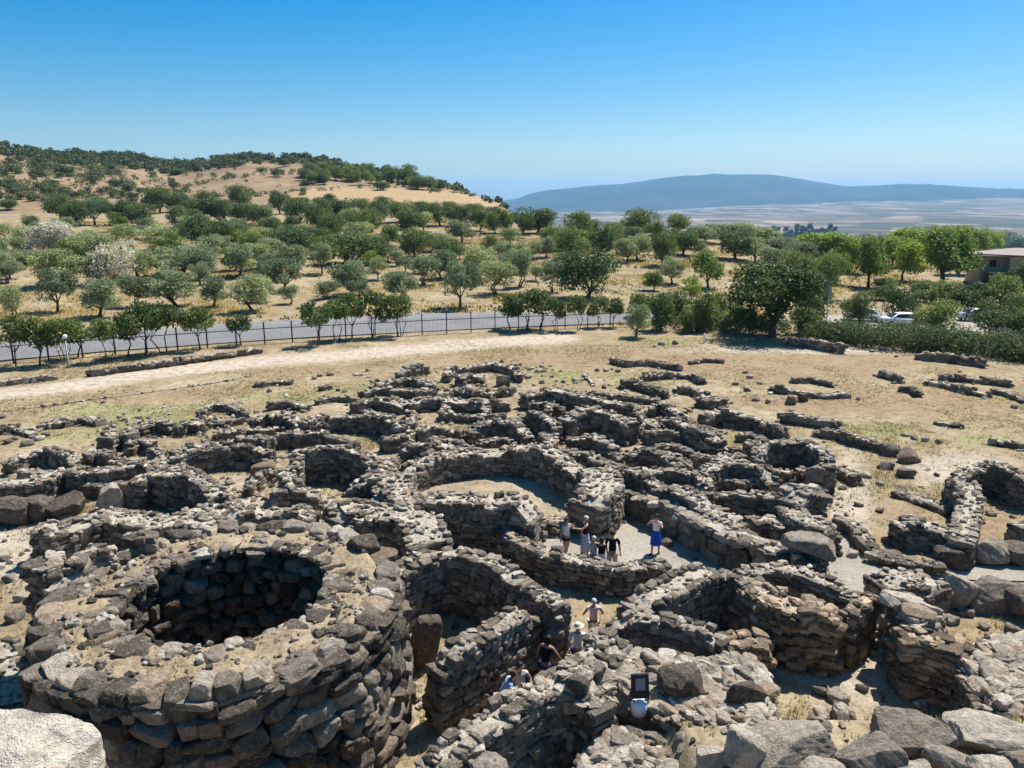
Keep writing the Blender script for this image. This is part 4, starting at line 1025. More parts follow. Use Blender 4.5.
# ------------------------------------------------------------------ gravel path and road
def sheet(name, pts, lift, mat, step=.6, kind='structure'):
    """a flat sheet over the ground inside a world polygon"""
    P2 = np.array([(p[0], p[1]) for p in pts]); bm = bmesh.new()
    f = bm.faces.new([bm.verts.new((a, b, 0)) for a, b in P2])
    bmesh.ops.triangulate(bm, faces=[f])
    for _ in range(6):
        es = [e for e in bm.edges if e.calc_length() > step]
        if not es: break
        bmesh.ops.subdivide_edges(bm, edges=es, cuts=1); bmesh.ops.triangulate(bm, faces=[f for f in bm.faces if len(f.verts) > 4])
    vs = list(bm.verts); z = terrain(np.array([v.co.x for v in vs]), np.array([v.co.y for v in vs]))
    for v, zz in zip(vs, z): v.co.z = float(zz) + lift
    bmesh.ops.recalc_face_normals(bm, faces=bm.faces[:])
    if sum(f.normal.z for f in bm.faces) < 0: bmesh.ops.reverse_faces(bm, faces=bm.faces[:])
    me = bpy.data.meshes.new(name); bm.to_mesh(me); bm.free()
    for p in me.polygons: p.use_smooth = True
    me.materials.append(mat); return tag(link(name, me), kind=kind)
def gravel_mat():
    m, nt, b = new_mat('pale_gravel'); P = pos(nt)
    n = noise(nt, 11, 5, .8, P); n1 = noise(nt, .5, 4, .6, P)
    c = ramp(nt, n.outputs['Fac'], [(.3, (.13, .125, .11)), (.46, (.33, .295, .24)), (.7, (.48, .44, .365))]).outputs[0]
    c = mix(nt, 1, c, ramp(nt, n1.outputs['Fac'], [(.3, (.82, .8, .77)), (.7, (1.1, 1.08, 1.05))]).outputs[0], 'MULTIPLY')
    nt.links.new(c, b.inputs['Base Color']); b.inputs['Roughness'].default_value = 1
    bump(nt, b, n.outputs['Fac'], .7, .08); return m
def asphalt_mat():
    m, nt, b = new_mat('worn_asphalt'); P = pos(nt)
    n = noise(nt, .35, 6, .7, P, .4); n2 = noise(nt, 20, 3, .8, P)
    c = ramp(nt, n.outputs['Fac'], [(.3, (.17, .165, .16)), (.7, (.235, .23, .22))]).outputs[0]
    c = mix(nt, .5, c, ramp(nt, n2.outputs['Fac'], [(.3, (.7,) * 3), (.7, (1.3,) * 3)]).outputs[0], 'MULTIPLY')
    nt.links.new(c, b.inputs['Base Color']); b.inputs['Roughness'].default_value = .9; return m
M['gravel'], M['asphalt'] = gravel_mat(), asphalt_mat()
sheet('gravel_path', [at(x, y, 0) for x, y in GRAVEL], .05, M['gravel'], .5)
ROAD = [(-120, 372), (0, 362), (100, 352), (200, 345), (300, 338), (400, 333), (500, 328), (600, 324), (640, 323), (720, 322), (720, 316), (640, 315), (600, 314.5), (500, 313), (400, 314), (300, 320), (200, 326), (100, 334), (0, 344), (-120, 354)]
sheet('road', [G(x, y) for x, y in ROAD], .06, M['asphalt'], 3)
CARPARK = [(815, 334), (870, 330), (960, 334), (1080, 340), (1080, 326), (960, 318), (880, 314), (815, 316)]
sheet('parking_lane', [G(x, y) for x, y in CARPARK], .06, M['gravel'], 3)

# ------------------------------------------------------------------ iron fence along the road
def fence():
    pxs = [(-60, 370), (0, 362.5), (60, 357.5), (120, 352.5), (200, 346.5), (280, 341), (360, 336.5), (440, 332), (520, 328.5), (632, 324)]
    P2 = np.array([tuple(G(x, y + 2).xy) for x, y in pxs]); s = np.concatenate([[0], np.cumsum(np.linalg.norm(np.diff(P2, axis=0), axis=1))])
    n = int(s[-1] / 2.6); ss = np.linspace(0, s[-1], n + 1); X_, Y_ = np.interp(ss, s, P2[:, 0]), np.interp(ss, s, P2[:, 1]); Z_ = terrain(X_, Y_)
    root = empty('railing_fence', (X_[n // 2], Y_[n // 2], float(Z_[n // 2]))); tag(root, 'long black iron railing fence beside the grey road', 'fence')
    o = Vector(root.location)
    for i in range(n + 1):
        c = Vector((X_[i], Y_[i], Z_[i])) - o; g = Geo(); g.box(c + Vector((0, 0, 1.05)), (.11, .11, 2.2)); g.box(c + Vector((0, 0, 2.18)), (.16, .16, .06)); g.build('post', M['iron'], root)
        if i < n:
            d = Vector((X_[i + 1], Y_[i + 1], Z_[i + 1])) - o; g = Geo(); v = d - c; L_ = v.length; a = math.atan2(v.y, v.x)
            for z in (.35, 1.55):
                m_ = (c + d) / 2 + Vector((0, 0, z)); g.box(m_, (L_ - .1, .05, .07), a)
            k = int(L_ / .14)
            for j in range(1, k):
                m_ = c + v * (j / k); g.box(m_ + Vector((0, 0, 1.0)), (.017, .017, 1.75), a)
            g.build('railing', M['iron'], root)
fence()

# ------------------------------------------------------------------ trees
def leaf_cloud(rg, centers, radii, n, size, squash=.8, shell=.55, droop=0.0):
    """n leaf clumps spread through the volume of the given balls"""
    centers = np.array(centers); radii = np.array(radii); w = radii ** 2; k = rg.choice(len(centers), n, p=w / w.sum())
    d = rg.normal(size=(n, 3)); d /= np.linalg.norm(d, axis=1)[:, None]
    r = radii[k] * (shell + (1 - shell) * rg.uniform(0, 1, n) ** .5) * (1 + .11 * rg.normal(size=n)); c = centers[k] + d * r[:, None] * np.array([1, 1, squash])
    nrm = d * .7 + rg.normal(size=(n, 3)) * .8 + np.array([0, 0, .25]); nrm /= np.linalg.norm(nrm, axis=1)[:, None]
    a = np.cross(nrm, rg.normal(size=(n, 3))); a /= np.linalg.norm(a, axis=1)[:, None]; b = np.cross(nrm, a)
    l = size * rg.uniform(.55, 1.4, n)[:, None]; wd = l * rg.uniform(.4, .75, n)[:, None]
    q = np.stack([c - a * l * .5, c + b * wd * .5 - nrm * l * .12, c + a * l * .5, c - b * wd * .5 - nrm * l * .12], 1).reshape(-1, 3)
    clump = rg.uniform(0, 1, len(centers))[k]; rn = np.clip(.5 * clump + .5 * rg.uniform(0, 1, n), 0, 1)
    return q, np.repeat(rn, 4)
def crown(name, seed, mat, H_, W_, base, nclump, n, size, rad=(.22, .34), squash=.85, top=1.0, lobes=1.0):
    """an uneven crown W_ wide from height base to H_"""
    rg = np.random.default_rng(seed); cs, rr = [], []
    for i in range(nclump):
        t = rg.uniform(0, 1); a = rg.uniform(0, 6.28); z = base + (H_ - base) * (.18 + .70 * t)
        env = math.sqrt(max(.05, 1 - (abs(t - .42) / .72) ** 2)); r = W_ / 2 * env * .74 * math.sqrt(rg.uniform(.08, 1)) * lobes
        cs.append((r * math.cos(a), r * math.sin(a), z)); rr.append(W_ * rg.uniform(*rad) * (.75 + .3 * env))
    q, rn = leaf_cloud(rg, cs, rr, n, size, squash); q[:, 2] = np.maximum(q[:, 2], base * .55)
    return mesh_np(name, q, [np.arange(len(q)).reshape(-1, 4)], {'rnd': rn}, False, M[mat]), cs
def trunk(seed, cs, base, r0, stems=1, lean=.12):
    rg = np.random.default_rng(seed + 999); g = Geo()
    for s in range(stems):
        ox, oy = rg.normal(0, .25, 2) if stems > 1 else (0, 0); bx, by = ox * 2 + rg.normal(0, lean), oy * 2 + rg.normal(0, lean)
        fork = Vector((bx, by, base * .8)); k = r0 / math.sqrt(stems)
        g.tube([(ox, oy, -.3), (ox, oy, .05), ((ox * 2 + bx) / 3, (oy * 2 + by) / 3, base * .4), fork], [k * 1.5, k * 1.25, k * .95, k * .85], 7)
        for i in rg.choice(len(cs), min(len(cs), 5 if stems == 1 else 2), replace=False):
            c = Vector(cs[i]); m_ = fork.lerp(c, .5) + Vector((rg.normal(0, .1), rg.normal(0, .1), -.1)); g.tube([fork - Vector((0, 0, .1)), m_, c], [k * .6, k * .4, k * .15], 5)
    o = g.build('trunk', M['bark'], smooth=True); me = o.data; bpy.data.objects.remove(o); return me
PROTO = {}
def proto(kind, i, mat, H_, W_, base, ncl, n, size, r0, stems=1, **kw):
    me, cs = crown('crown', hash_s(kind) + i, mat, H_, W_, base, ncl, n, size, **kw); co = np.empty(len(me.vertices) * 3, np.float32); me.vertices.foreach_get('co', co); co = co.reshape(-1, 3)
    PROTO.setdefault(kind, []).append((me, trunk(hash_s(kind) + i, cs, base, r0, stems), float(np.percentile(co[:, 2], 99.3)), float(2 * np.percentile(np.hypot(co[:, 0], co[:, 1]), 95))))
def hash_s(s): return sum(ord(c) * 31 ** k for k, c in enumerate(s)) % 100003
for i in range(5): proto('olive', i, 'olive', 5, 5, 1.35, 16, 3600, .26, .16, 1 + i % 2, rad=(.13, .23))
for i in range(4): proto('oak', i, 'oak', 5, 6, .9, 18, 4600, .30, .2, rad=(.16, .26))
for i in range(3): proto('bright', i, 'bright', 5, 5, 1.0, 14, 2800, .30, .14, rad=(.14, .25))
for i in range(3): proto('plane', i, 'plane', 9, 8, 2.0, 22, 5200, .42, .28, rad=(.13, .23))
for i in range(4): proto('fencetree', i, 'fencetree', 4, 3.4, 1.5, 12, 1500, .26, .07, 1 + i % 3, rad=(.13, .24))
for i in range(3): proto('bush', i, 'oak', 3, 4, .15, 14, 2400, .28, .08, 3, rad=(.16, .27))
for i in range(2): proto('blossom', i, 'blossom', 4, 4.5, .3, 15, 2600, .26, .08, 3, rad=(.15, .25))
for i in range(2): proto('roundtree', i, 'fencetree', 5, 5.5, .7, 15, 3600, .28, .16, rad=(.16, .26))
for i in range(2): proto('bigtree', i, 'fencetree', 8, 9, 1.6, 30, 8000, .34, .3, rad=(.10, .19))
for i in range(4): proto('maquis', i, 'scrub', 3, 4.2, .1, 8, 420, .55, .12, 2, rad=(.2, .33))
for i in range(3): proto('cypress', i, 'cypress', 9, 2.4, .2, 26, 1000, .5, .15, rad=(.3, .42), lobes=.3)
KIND = {'o': ('olive', 'olive_tree', 'olive tree', 'grey-green olive tree'), 'k': ('oak', 'oak_tree', 'tree', 'dark round oak'), 'g': ('bright', 'leafy_tree', 'tree', 'fresh green leafy tree'),
        'p': ('plane', 'plane_tree', 'tree', 'tall leafy tree'), 'f': ('fencetree', 'street_tree', 'tree', 'small street tree'), 'b': ('bush', 'bush', 'bush', 'dense dark green bush'),
        'w': ('blossom', 'flowering_shrub', 'shrub', 'pale whitish flowering shrub'), 'r': ('roundtree', 'round_tree', 'tree', 'clipped round green tree'), 'd': ('bigtree', 'leafy_tree', 'tree', 'dark spreading tree'), 'm': ('maquis', 'wild_shrub', 'shrub', 'dark wild shrub'),
        'c': ('cypress', 'cypress_tree', 'cypress', 'dark narrow cypress')}
trees = []; tcount = {}
def tree(px, py, h, w, kind, zone, label=None, lift=0, group=None):
    """tree whose foot shows at (px, py), h and w pixels tall and wide"""
    p = G(px, py); depth = p.y * cp - (p.z - H) * sp; mh, mw = h * depth / F * 1.02, w * depth / F
    kk, nm, cat, desc = KIND[str(kind)]; L_ = PROTO[kk]; i = tcount.get(kk, 0); tcount[kk] = i + 1
    cm, tm, ph, pw = L_[(i * 7 + int(px)) % len(L_)]
    o = empty(nm, p, (px * 2.399 + py) % 6.28); o.scale = (mw / pw * 1.1, mw / pw * 1.1, mh / ph)
    link('crown', cm, o); link('trunk', tm, o)
    o['category'] = cat; o['kind'] = 'thing'; o['group'] = group or {'olive': 'olive trees of the grove', 'oak': 'dark oaks of the grove'}.get(kk, cat + 's of the ' + desc.split(' ')[-1] + ' kind'); 
    trees.append((zone, kind, px, o, label)); return o
FRONT = 'in the front grove row above the road'
SECOND = 'in the second grove row'
MID = 'in the middle of the grove'
UP = 'in the upper grove below the hill'
RIGHTG = 'right of the bare strip'
for a in [(8, 322, 36, 28), (58, 312, 42, 34), (100, 317, 37, 38), (137, 306, 30, 30), (176, 307, 35, 50), (214, 307, 30, 28), (252, 312, 36, 38), (265, 302, 22, 22), (290, 304, 18, 18), (330, 299, 17, 23), (360, 300, 20, 22)]: tree(*a, 'o', FRONT)
for a in [(10, 279, 28, 26), (60, 286, 36, 44), (35, 253, 26, 38), (100, 285, 30, 28), (145, 281, 30, 26), (185, 277, 32, 56), (240, 276, 30, 30), (283, 291, 32, 34), (322, 274, 30, 22), (352, 295, 34, 36), (378, 280, 22, 18), (400, 299, 27, 33), (425, 285, 28, 30), (441, 279, 28, 28),
          (460, 308, 46, 34), (480, 282, 34, 32), (497, 294, 32, 34), (517, 287, 36, 26), (553, 292, 30, 26)]: tree(*a, 'o', SECOND)
for a in [(125, 247, 22, 30), (160, 250, 24, 36), (180, 244, 20, 18), (208, 259, 22, 26), (233, 242, 20, 20), (250, 245, 18, 14), (40, 233, 11, 17), (272, 263, 24, 26), (310, 247, 20, 20), (430, 252, 16, 20), (462, 243, 22, 28), (388, 262, 18, 22), (533, 259, 18, 16), (546, 257, 20, 20),
          (502, 262, 20, 22), (478, 262, 16, 16), (520, 270, 22, 20), (148, 232, 14, 18), (90, 250, 16, 20), (15, 255, 18, 22), (5, 240, 16, 20), (200, 285, 22, 20), (505, 275, 20, 22), (300, 252, 16, 18)]: tree(*a, 'o', MID)
for a in [(208, 249, 32, 44), (185, 229, 22, 30), (345, 264, 30, 50), (372, 264, 28, 32), (415, 257, 27, 30), (447, 263, 24, 26), (295, 259, 30, 40), (330, 241, 26, 24), (600, 259, 30, 36), (572, 261, 32, 36), (588, 298, 46, 54), (578, 239, 26, 28), (270, 240, 22, 24), (252, 258, 24, 26)]: tree(*a, 'k', MID)
for a in [(60, 223, 27, 28), (75, 226, 24, 24), (120, 225, 24, 26), (140, 226, 22, 28), (160, 213, 25, 27), (182, 212, 18, 25), (205, 222, 24, 36), (240, 210, 24, 22), (225, 222, 22, 24), (245, 224, 20, 30), (280, 214, 22, 20), (318, 230, 26, 26), (300, 223, 24, 26), (340, 222, 22, 28), (365, 236, 26, 32),
          (381, 224, 22, 26), (412, 236, 24, 28), (400, 222, 20, 24), (440, 226, 22, 26), (460, 226, 20, 22), (480, 231, 22, 20), (495, 233, 20, 18), (508, 233, 22, 18), (538, 233, 24, 36), (524, 235, 20, 18), (428, 222, 18, 20), (262, 226, 20, 22), (420, 216, 14, 18), (360, 213, 14, 20), (382, 211, 14, 18),
          (450, 214, 12, 16), (475, 217, 13, 18), (100, 212, 14, 20), (8, 210, 10, 16), (322, 212, 14, 18), (205, 205, 14, 18), (495, 219, 12, 16)]: tree(*a, 'k', UP)
for a in [(95, 270, 36, 38), (95, 225, 24, 26), (460, 259, 14, 12), (397, 266, 15, 14), (350, 230, 20, 22), (140, 240, 14, 20)]: tree(*a, 'o', 'in the left grove')
tree(57, 262, 38, 44, 'w', '', 'left pale flowering shrub, lower and wider, among the left olives'); tree(117, 284, 38, 42, 'w', '', 'right pale flowering shrub, taller and pinker, among the left olives')
tree(128, 258, 18, 20, 'w', '', 'smallest pale shrub, behind the taller pinkish one among the left olives')
for a in [(638, 237, 27, 32), (678, 237, 22, 24), (662, 266, 33, 24), (683, 255, 24, 28), (655, 240, 18, 20), (614, 241, 18, 22), (590, 236, 16, 20), (735, 259, 28, 34)]: tree(*a, 'k', RIGHTG)
for a in [(637, 260, 25, 26), (627, 262, 22, 22), (700, 256, 16, 16), (720, 244, 20, 36), (745, 246, 22, 32), (672, 284, 26, 24), (705, 244, 18, 26), (755, 262, 24, 26), (772, 270, 22, 28), (785, 262, 24, 34), (735, 241, 16, 24), (694, 243, 16, 22), (765, 246, 18, 28), (800, 268, 26, 34)]: tree(*a, 'o', RIGHTG)
tree(654, 290, 18, 20, 'g', '', 'low bright bush-like tree on the bare strip, left of a grey olive'); tree(708, 288, 36, 34, 'g', '', 'bright yellow-green tree above the dark bushes'); tree(690, 302, 24, 22, 'g', '', 'small bright sapling left below the yellow-green tree'); tree(640, 238, 14, 18, 'g', '', 'small green tree beside the dark oak at the grove skyline')
tree(868, 288, 49, 36, 'p', '', 'tall loose light green tree left of the tall leafy group at right'); tree(902, 281, 40, 32, 'g', '', 'slim yellow-green tree left of the biggest tree at right'); tree(942, 286, 56, 58, 'p', '', 'biggest broad leafy tree beside the villa')
for a in [(905, 266, 36, 42), (930, 262, 34, 40), (965, 262, 34, 40), (985, 258, 26, 28), (850, 272, 34, 36), (820, 268, 34, 40), (835, 284, 30, 28), (892, 268, 30, 30), (958, 274, 36, 32)]: tree(*a, 'p', 'in the wood left of the villa')
for a in [(826, 294, 38, 28), (808, 286, 28, 28), (792, 282, 30, 28), (845, 258, 20, 26), (872, 254, 18, 24), (1003, 250, 18, 26), (1020, 254, 16, 24), (985, 245, 14, 20)]: tree(*a, 'k', 'around the wood left of the villa')
for a in [(860, 324, 32, 34), (897, 321, 36, 38), (938, 338, 38, 48), (990, 340, 38, 50), (1020, 342, 34, 34)]: tree(*a, 'r', 'by the parked cars')
for a in [(1002, 308, 32, 32), (978, 306, 22, 28), (946, 304, 22, 30), (925, 302, 18, 24), (1022, 290, 26, 24), (962, 304, 18, 22), (885, 290, 12, 20), (1018, 318, 24, 24), (920, 292, 12, 22), (880, 300, 14, 22)]: tree(*a, 'b', 'behind the parked cars')
for a in [(655, 330, 36, 32), (672, 322, 30, 26), (700, 330, 36, 34), (715, 326, 32, 26), (640, 318, 24, 22), (690, 332, 24, 22), (735, 330, 26, 28), (755, 334, 24, 30), (800, 334, 26, 30), (812, 322, 30, 34)]: tree(*a, 'b', 'between road and big tree')
tree(772, 337, 72, 84, 'd', '', 'big dark spreading tree at the edge of the dry grass', group='tall trees on the right')
for a in [(16, 366, 48, 32), (40, 366, 48, 34), (64, 364, 46, 32), (78, 358, 38, 28), (105, 362, 42, 26), (128, 357, 44, 30), (146, 356, 52, 36), (168, 352, 48, 34), (200, 349, 42, 32), (241, 345, 30, 24), (318, 346, 43, 30), (336, 340, 40, 28), (352, 339, 44, 28), (375, 337, 44, 30), (400, 336, 42, 28), (510, 329, 34, 26),
          (526, 330, 40, 34), (540, 329, 38, 30), (556, 331, 32, 20), (576, 331, 34, 22), (598, 327, 30, 20), (613, 327, 28, 20)]: tree(*a, 'f', 'along the iron fence')
tree(636, 337, 32, 24, 'o', '', 'lone grey olive at the right end of the iron fence')
rgt = np.random.default_rng(77)
for i, px in enumerate([773, 777, 785, 790, 796, 801, 805, 809, 813, 817, 821, 825, 829, 834]): tree(px, 240 + rgt.uniform(-.5, .5), 13 + rgt.uniform(-3, 4), 5.5, 'c', 'before the far plain', group='cypresses before the plain')
# the rest of the grove between those trees
placed = [(t[2], t[3]) for t in trees]; occ = [(float(o.location.x), float(o.location.y)) for _, o in placed]
for i in range(4000):
    if len(trees) > 306: break
    px = rgt.uniform(-10, 640); py = rgt.uniform(228, 284)
    if px > 455 and py > 295 or px > 560 and py > 262 or (px < 60 and py < 226): continue
    p = G(px, py)
    if min((p.x - a) ** 2 + (p.y - b) ** 2 for a, b in occ) < rgt.uniform(2.4, 7.0) ** 2: continue
    if fbm(p.x / 40, p.y / 40, 71, 2) > .22: continue
    occ.append((p.x, p.y)); d = p.length; m_ = rgt.uniform(2.2, 5.4) * F / d
    tree(px, py, m_, m_ * rgt.uniform(.95, 1.25), rgt.choice(['k', 'o', 'o', 'o', 'g'] if py < 262 else ['o', 'o', 'o', 'g', 'o']), FRONT if py > 296 else SECOND if py > 268 else MID if py > 240 else UP)
print('trees', len(trees))
# plantation on the shoulder of the hill
for i in range(34):
    t = rgt.uniform(0, 1); px = 296 + t * 122; py = 176 + t * 7 + rgt.uniform(-6, 6) + 2; tree(px, py, rgt.uniform(9, 14), rgt.uniform(10, 15), 'g' if rgt.uniform() < .35 else 'k', 'in the hill plantation', group='plantation trees on the hill')
for a in [(418, 189, 13, 18), (428, 190, 13, 16), (440, 190, 9, 12), (330, 203, 9, 13), (410, 187, 10, 12), (382, 190, 8, 14), (455, 192, 6, 10), (492, 196, 7, 8), (180, 158, 9, 16)]: tree(*a, 'k', 'alone on the hillside', group='single dark trees on the hill')
def ridge_row(px):
    a, b, c = ray(px, 180); n = math.hypot(a, b); r = np.linspace(300, 1300, 400); x, y = a / n * r, b / n * r
    return float(proj(x, y, terrain(x, y))[1].min())
RPX = np.arange(-40, 541, 10.0); RROW = np.array([ridge_row(q) for q in RPX]); print('ridge', [(int(a), round(b)) for a, b in zip(RPX, RROW)][::3])
# wild shrubs dotted over the slopes
nsh = 0
while nsh < 150:
    px = rgt.uniform(-10, 310); py = rgt.uniform(150, 210)
    lim = np.interp(px, RPX, RROW) + 4
    dens = np.interp(px, [0, 100, 160, 200, 310], [1, .8, .5, .22, .15])
    if py < lim or rgt.uniform() > dens or (px < 60 and py > 203): continue
    tree(px, py, rgt.uniform(4, 9), rgt.uniform(7, 16), 'm', ('high' if py < 172 else 'midway' if py < 190 else 'low') + ' on the left hillside', group='wild shrubs dotting the hillside'); nsh += 1
# dark wood along the skyline of the hill and the far scrub: too many to count
def leafmass(name, label, pts, mat, size, per, rad):
    rg = np.random.default_rng(len(pts)); cs = np.array([(p.x, p.y, p.z + h * .5) for p, h in pts]); rr = np.array([h * rad for p, h in pts])
    q, rn = leaf_cloud(rg, cs, rr, len(pts) * per, size, .7, .3)
    return tag(link(name, mesh_np(name, q, [np.arange(len(q)).reshape(-1, 4)], {'rnd': rn}, False, M[mat])), label, 'woodland' if 'wood' in name else 'scrub', kind='stuff')
ptsr = []
for i in range(850):
    px = rgt.uniform(-30, 520); line = np.interp(px, RPX, RROW) + .6
    thick = np.interp(px, [0, 150, 240, 300, 400, 430, 500], [9, 12, 7, 5, 12, 4, 2]); py = line + rgt.uniform(0, 1) ** 1.6 * thick
    if rgt.uniform() > np.interp(px, [0, 430, 445, 520], [1, 1, .35, .3]): continue
    p = G(px, py); d = p.length; ptsr.append((p, rgt.uniform(2.2, 6) * d / F))
leafmass('hill_woodland', 'dark scrubby woodland along the crest of the left hill', ptsr, 'scrub', 1.5, 70, .75)
ptss = []
for i in range(900):
    px = rgt.uniform(-30, 330); py = rgt.uniform(np.interp(px, RPX, RROW) + 2, 212)
    if rgt.uniform() > np.interp(px, [0, 100, 160, 200, 300], [.9, .75, .5, .25, .12]) or (px < 60 and py > 202): continue
    p = G(px, py); d = p.length; ptss.append((p, rgt.uniform(1.5, 4.5) * d / F))
for ln in ([(185, 188), (230, 178), (300, 172)], [(262, 195), (300, 191), (345, 190), (400, 188)], [(150, 205), (200, 197), (262, 196)], [(30, 152), (80, 162), (112, 172), (140, 192)], [(0, 165), (60, 172), (120, 186)], [(200, 168), (250, 163), (290, 162)], [(430, 192), (460, 193), (500, 199)]):
    for k in range(26):
        t = rgt.uniform(0, len(ln) - 1); i = int(t); px = ln[i][0] + (ln[i + 1][0] - ln[i][0]) * (t - i); py = ln[i][1] + (ln[i + 1][1] - ln[i][1]) * (t - i) + rgt.normal(0, .8)
        p = G(px, py)
        if p.length < 900: ptss.append((p, rgt.uniform(1.5, 4) * p.length / F))
leafmass('hill_scrub', 'low green scrub scattered over the left hillside', ptss, 'scrub', .9, 30, .9)
ptsf = []
for i in range(900):
    px = rgt.uniform(525, 1100); py = rgt.uniform(np.interp(px, [525, 640, 768, 1024], [215, 226, 233, 230]), 240)
    p = G(px, py); d = p.length
    if d < 260 or d > 2600: continue
    ptsf.append((p, rgt.uniform(3, 7) * min(d, 900) / F))
leafmass('far_woodland', 'distant dark trees and hedgerows before the plain', ptsf, 'scrub', 2.2, 40, .9)
# grass clumps and low undergrowth of the grove and the meadow
def tufts():
    rg = np.random.default_rng(8)
    def grass(name, label, mat, n, xr, yr, keep, hgt, wid):
        x = rg.uniform(*xr, n); y = rg.uniform(*yr, n); z = terrain(x, y); px, py = proj(x, y, z); k = (px > -30) & (px < 1054) & keep(x, y, px, py); x, y, z = x[k], y[k], z[k]; n = len(x); VV, rr = [], []
        for b in range(4):
            an = rg.uniform(0, 6.28, n); h_ = hgt * rg.uniform(.4, 1.2, n); ln = h_ * rg.uniform(.2, .7, n); w_ = wid * rg.uniform(.6, 1.3, n); ox, oy = rg.normal(0, wid * 2, n), rg.normal(0, wid * 2, n)
            p0 = np.column_stack([x + ox - w_ * np.sin(an), y + oy + w_ * np.cos(an), z - .03]); p1 = np.column_stack([x + ox + w_ * np.sin(an), y + oy - w_ * np.cos(an), z - .03])
            p2 = np.column_stack([x + ox + ln * np.cos(an), y + oy + ln * np.sin(an), z + h_]); VV.append(np.stack([p0, p1, p2], 1).reshape(-1, 3)); rr.append(np.repeat(rg.uniform(0, 1, n), 3))
        VV = np.concatenate(VV); tag(link(name, mesh_np(name, VV, [np.arange(len(VV)).reshape(-1, 3)], {'rnd': np.concatenate(rr)}, False, M[mat])), label, 'grass', kind='stuff')
    grass('meadow_grass', 'short dry grass of the open meadow around the ruins', 'drygrass', 120000, (-60, 70), (40, 90), lambda x, y, px, py: (py > 345 - (px > 640) * 5) & (fbm(x / 3, y / 3, 51) + .4 * fbm(x / 12, y / 12, 52) > rg.uniform(-.2, .6, len(x))) & (pline(px, py, TRACK[0], 6) < .3), .12, .03)
    grass('green_grass', 'greener grass in damp patches of the meadow', 'weed', 90000, (-60, 70), (34, 84), lambda x, y, px, py: ell(px, py, GREEN) * .7 + .25 * fbm(x / 2, y / 2, 53) > rg.uniform(.25, 1.3, len(x)), .10, .03)
    grass('grove_grass', 'tall dry grass and weeds between the olive trees', 'drygrass', 160000, (-130, 110), (88, 240), lambda x, y, px, py: (py > 222) & (py < 332) & (fbm(x / 7, y / 7, 54) + .5 * fbm(x / 25, y / 25, 55) > rg.uniform(-.1, .6, len(x))) & ~inside(px, py, ROAD), .32, .10)
    grass('grove_weeds', 'olive green weeds between the olive trees', 'scrub', 60000, (-130, 110), (88, 240), lambda x, y, px, py: (py > 222) & (py < 332) & (fbm(x / 9, y / 9, 56) + .5 * fbm(x / 3, y / 3, 57) > rg.uniform(.1, .7, len(x))) & ~inside(px, py, ROAD), .34, .12)
tufts()
# labels that tell the trees apart
from collections import defaultdict
by = defaultdict(list)
for t in trees: by[(t[0], t[1])].append(t)
for (zone, kind), mem in by.items():
    mem.sort(key=lambda t: t[2])
    for i, (z, k, px, o, label) in enumerate(mem):
        o['label'] = label or f"{KIND[k][3]} {z}, {ordinal(i + 1, len(mem))}"
# the hedge that closes the site on the right
def hedge():
    rg = np.random.default_rng(3); cs, rr = [], []; line = [(640, 333), (700, 336), (760, 338), (800, 341), (850, 347), (900, 352), (960, 358), (1060, 367)]
    base = G(870, 349)
    for i in range(330):
        px = rg.uniform(650, 1060); py = np.interp(px, *zip(*line)) + rg.uniform(-9, 0) - (3 if px < 800 else 0); p = G(px, py); h = np.interp(px, [640, 800, 830, 1060], [1.0, 1.3, 2.0, 2.2]) * rg.uniform(.75, 1.1)
        cs.append((p.x - base.x, p.y - base.y, p.z - base.z + h * .55)); rr.append(h * .52)
    q, rn = leaf_cloud(rg, cs, rr, 42000, .22, 1.05, .6)
    q[:, 2] = np.maximum(q[:, 2], -.05)
    me = mesh_np('hedge', q, [np.arange(len(q)).reshape(-1, 4)], {'rnd': rn}, False, M['hedge'])
    tag(link('hedge', me, None, base), 'long dense dark green hedge closing the dry grass on the right', 'hedge')
hedge()
for lb, pts, h in [('dark low stone wall under the hedge, left piece beside the big tree', [(786, 337), (812, 340), (844, 345)], 1.0), ('dark low stone wall under the hedge, right piece', [(917, 351), (950, 354), (986, 359)], .9),
                   ('low kerb wall of grey stones at the left end of the iron fence', [(-30, 384), (12, 379), (53, 374)], .55), ('long kerb wall of grey stones in front of the left street trees', [(88, 371), (130, 366), (190, 358), (256, 349)], .55)]:
    W(lb, pts, h, .9, L=.7, hc=.3, fall=0)
W('thin line of small stones edging the pale dirt track', [(0, 410), (50, 404), (100, 397), (150, 391), (196, 384), (240, 378)], .16, .35, L=.4, hc=.2, fall=0)
# ------------------------------------------------------------------ street lamps, pole, floodlight
def lamp(px, py, hpx, label, globe=True):
    p = G(px, py); dep = p.y * cp - (p.z - H) * sp; h = hpx * dep / F
    r = empty('street_lamp', p); tag(r, label, 'lamp')
    g = Geo(); g.tube([(0, 0, -.1), (0, 0, .5), (0, 0, .55), (0, 0, h - .45)], [.12, .11, .06, .05], 10); g.build('post', M['steel'], r, smooth=True)
    if globe:
        g = Geo(); g.lathe([(.08, h - .48), (.12, h - .42), (.12, h - .38)]); g.build('collar', M['iron'], r, smooth=True)
        g = Geo(); g.lathe([(.08, h - .38), (.16, h - .30), (.20, h - .19), (.16, h - .08), (.08, h - .02), (.01, h)]); g.build('globe', M['lampglass'], r, smooth=True)
    else:
        g = Geo(); g.box((0, 0, h - .7), (.45, .3, 1.1), .3); g.build('cabinet', M['steel'], r, bevel=.02)
        g = Geo(); g.lathe([(.05, h - .15), (.2, h - .1), (.16, h + .02), (.02, h + .06)]); g.build('lamp_head', M['steel'], r, smooth=True)
    return r
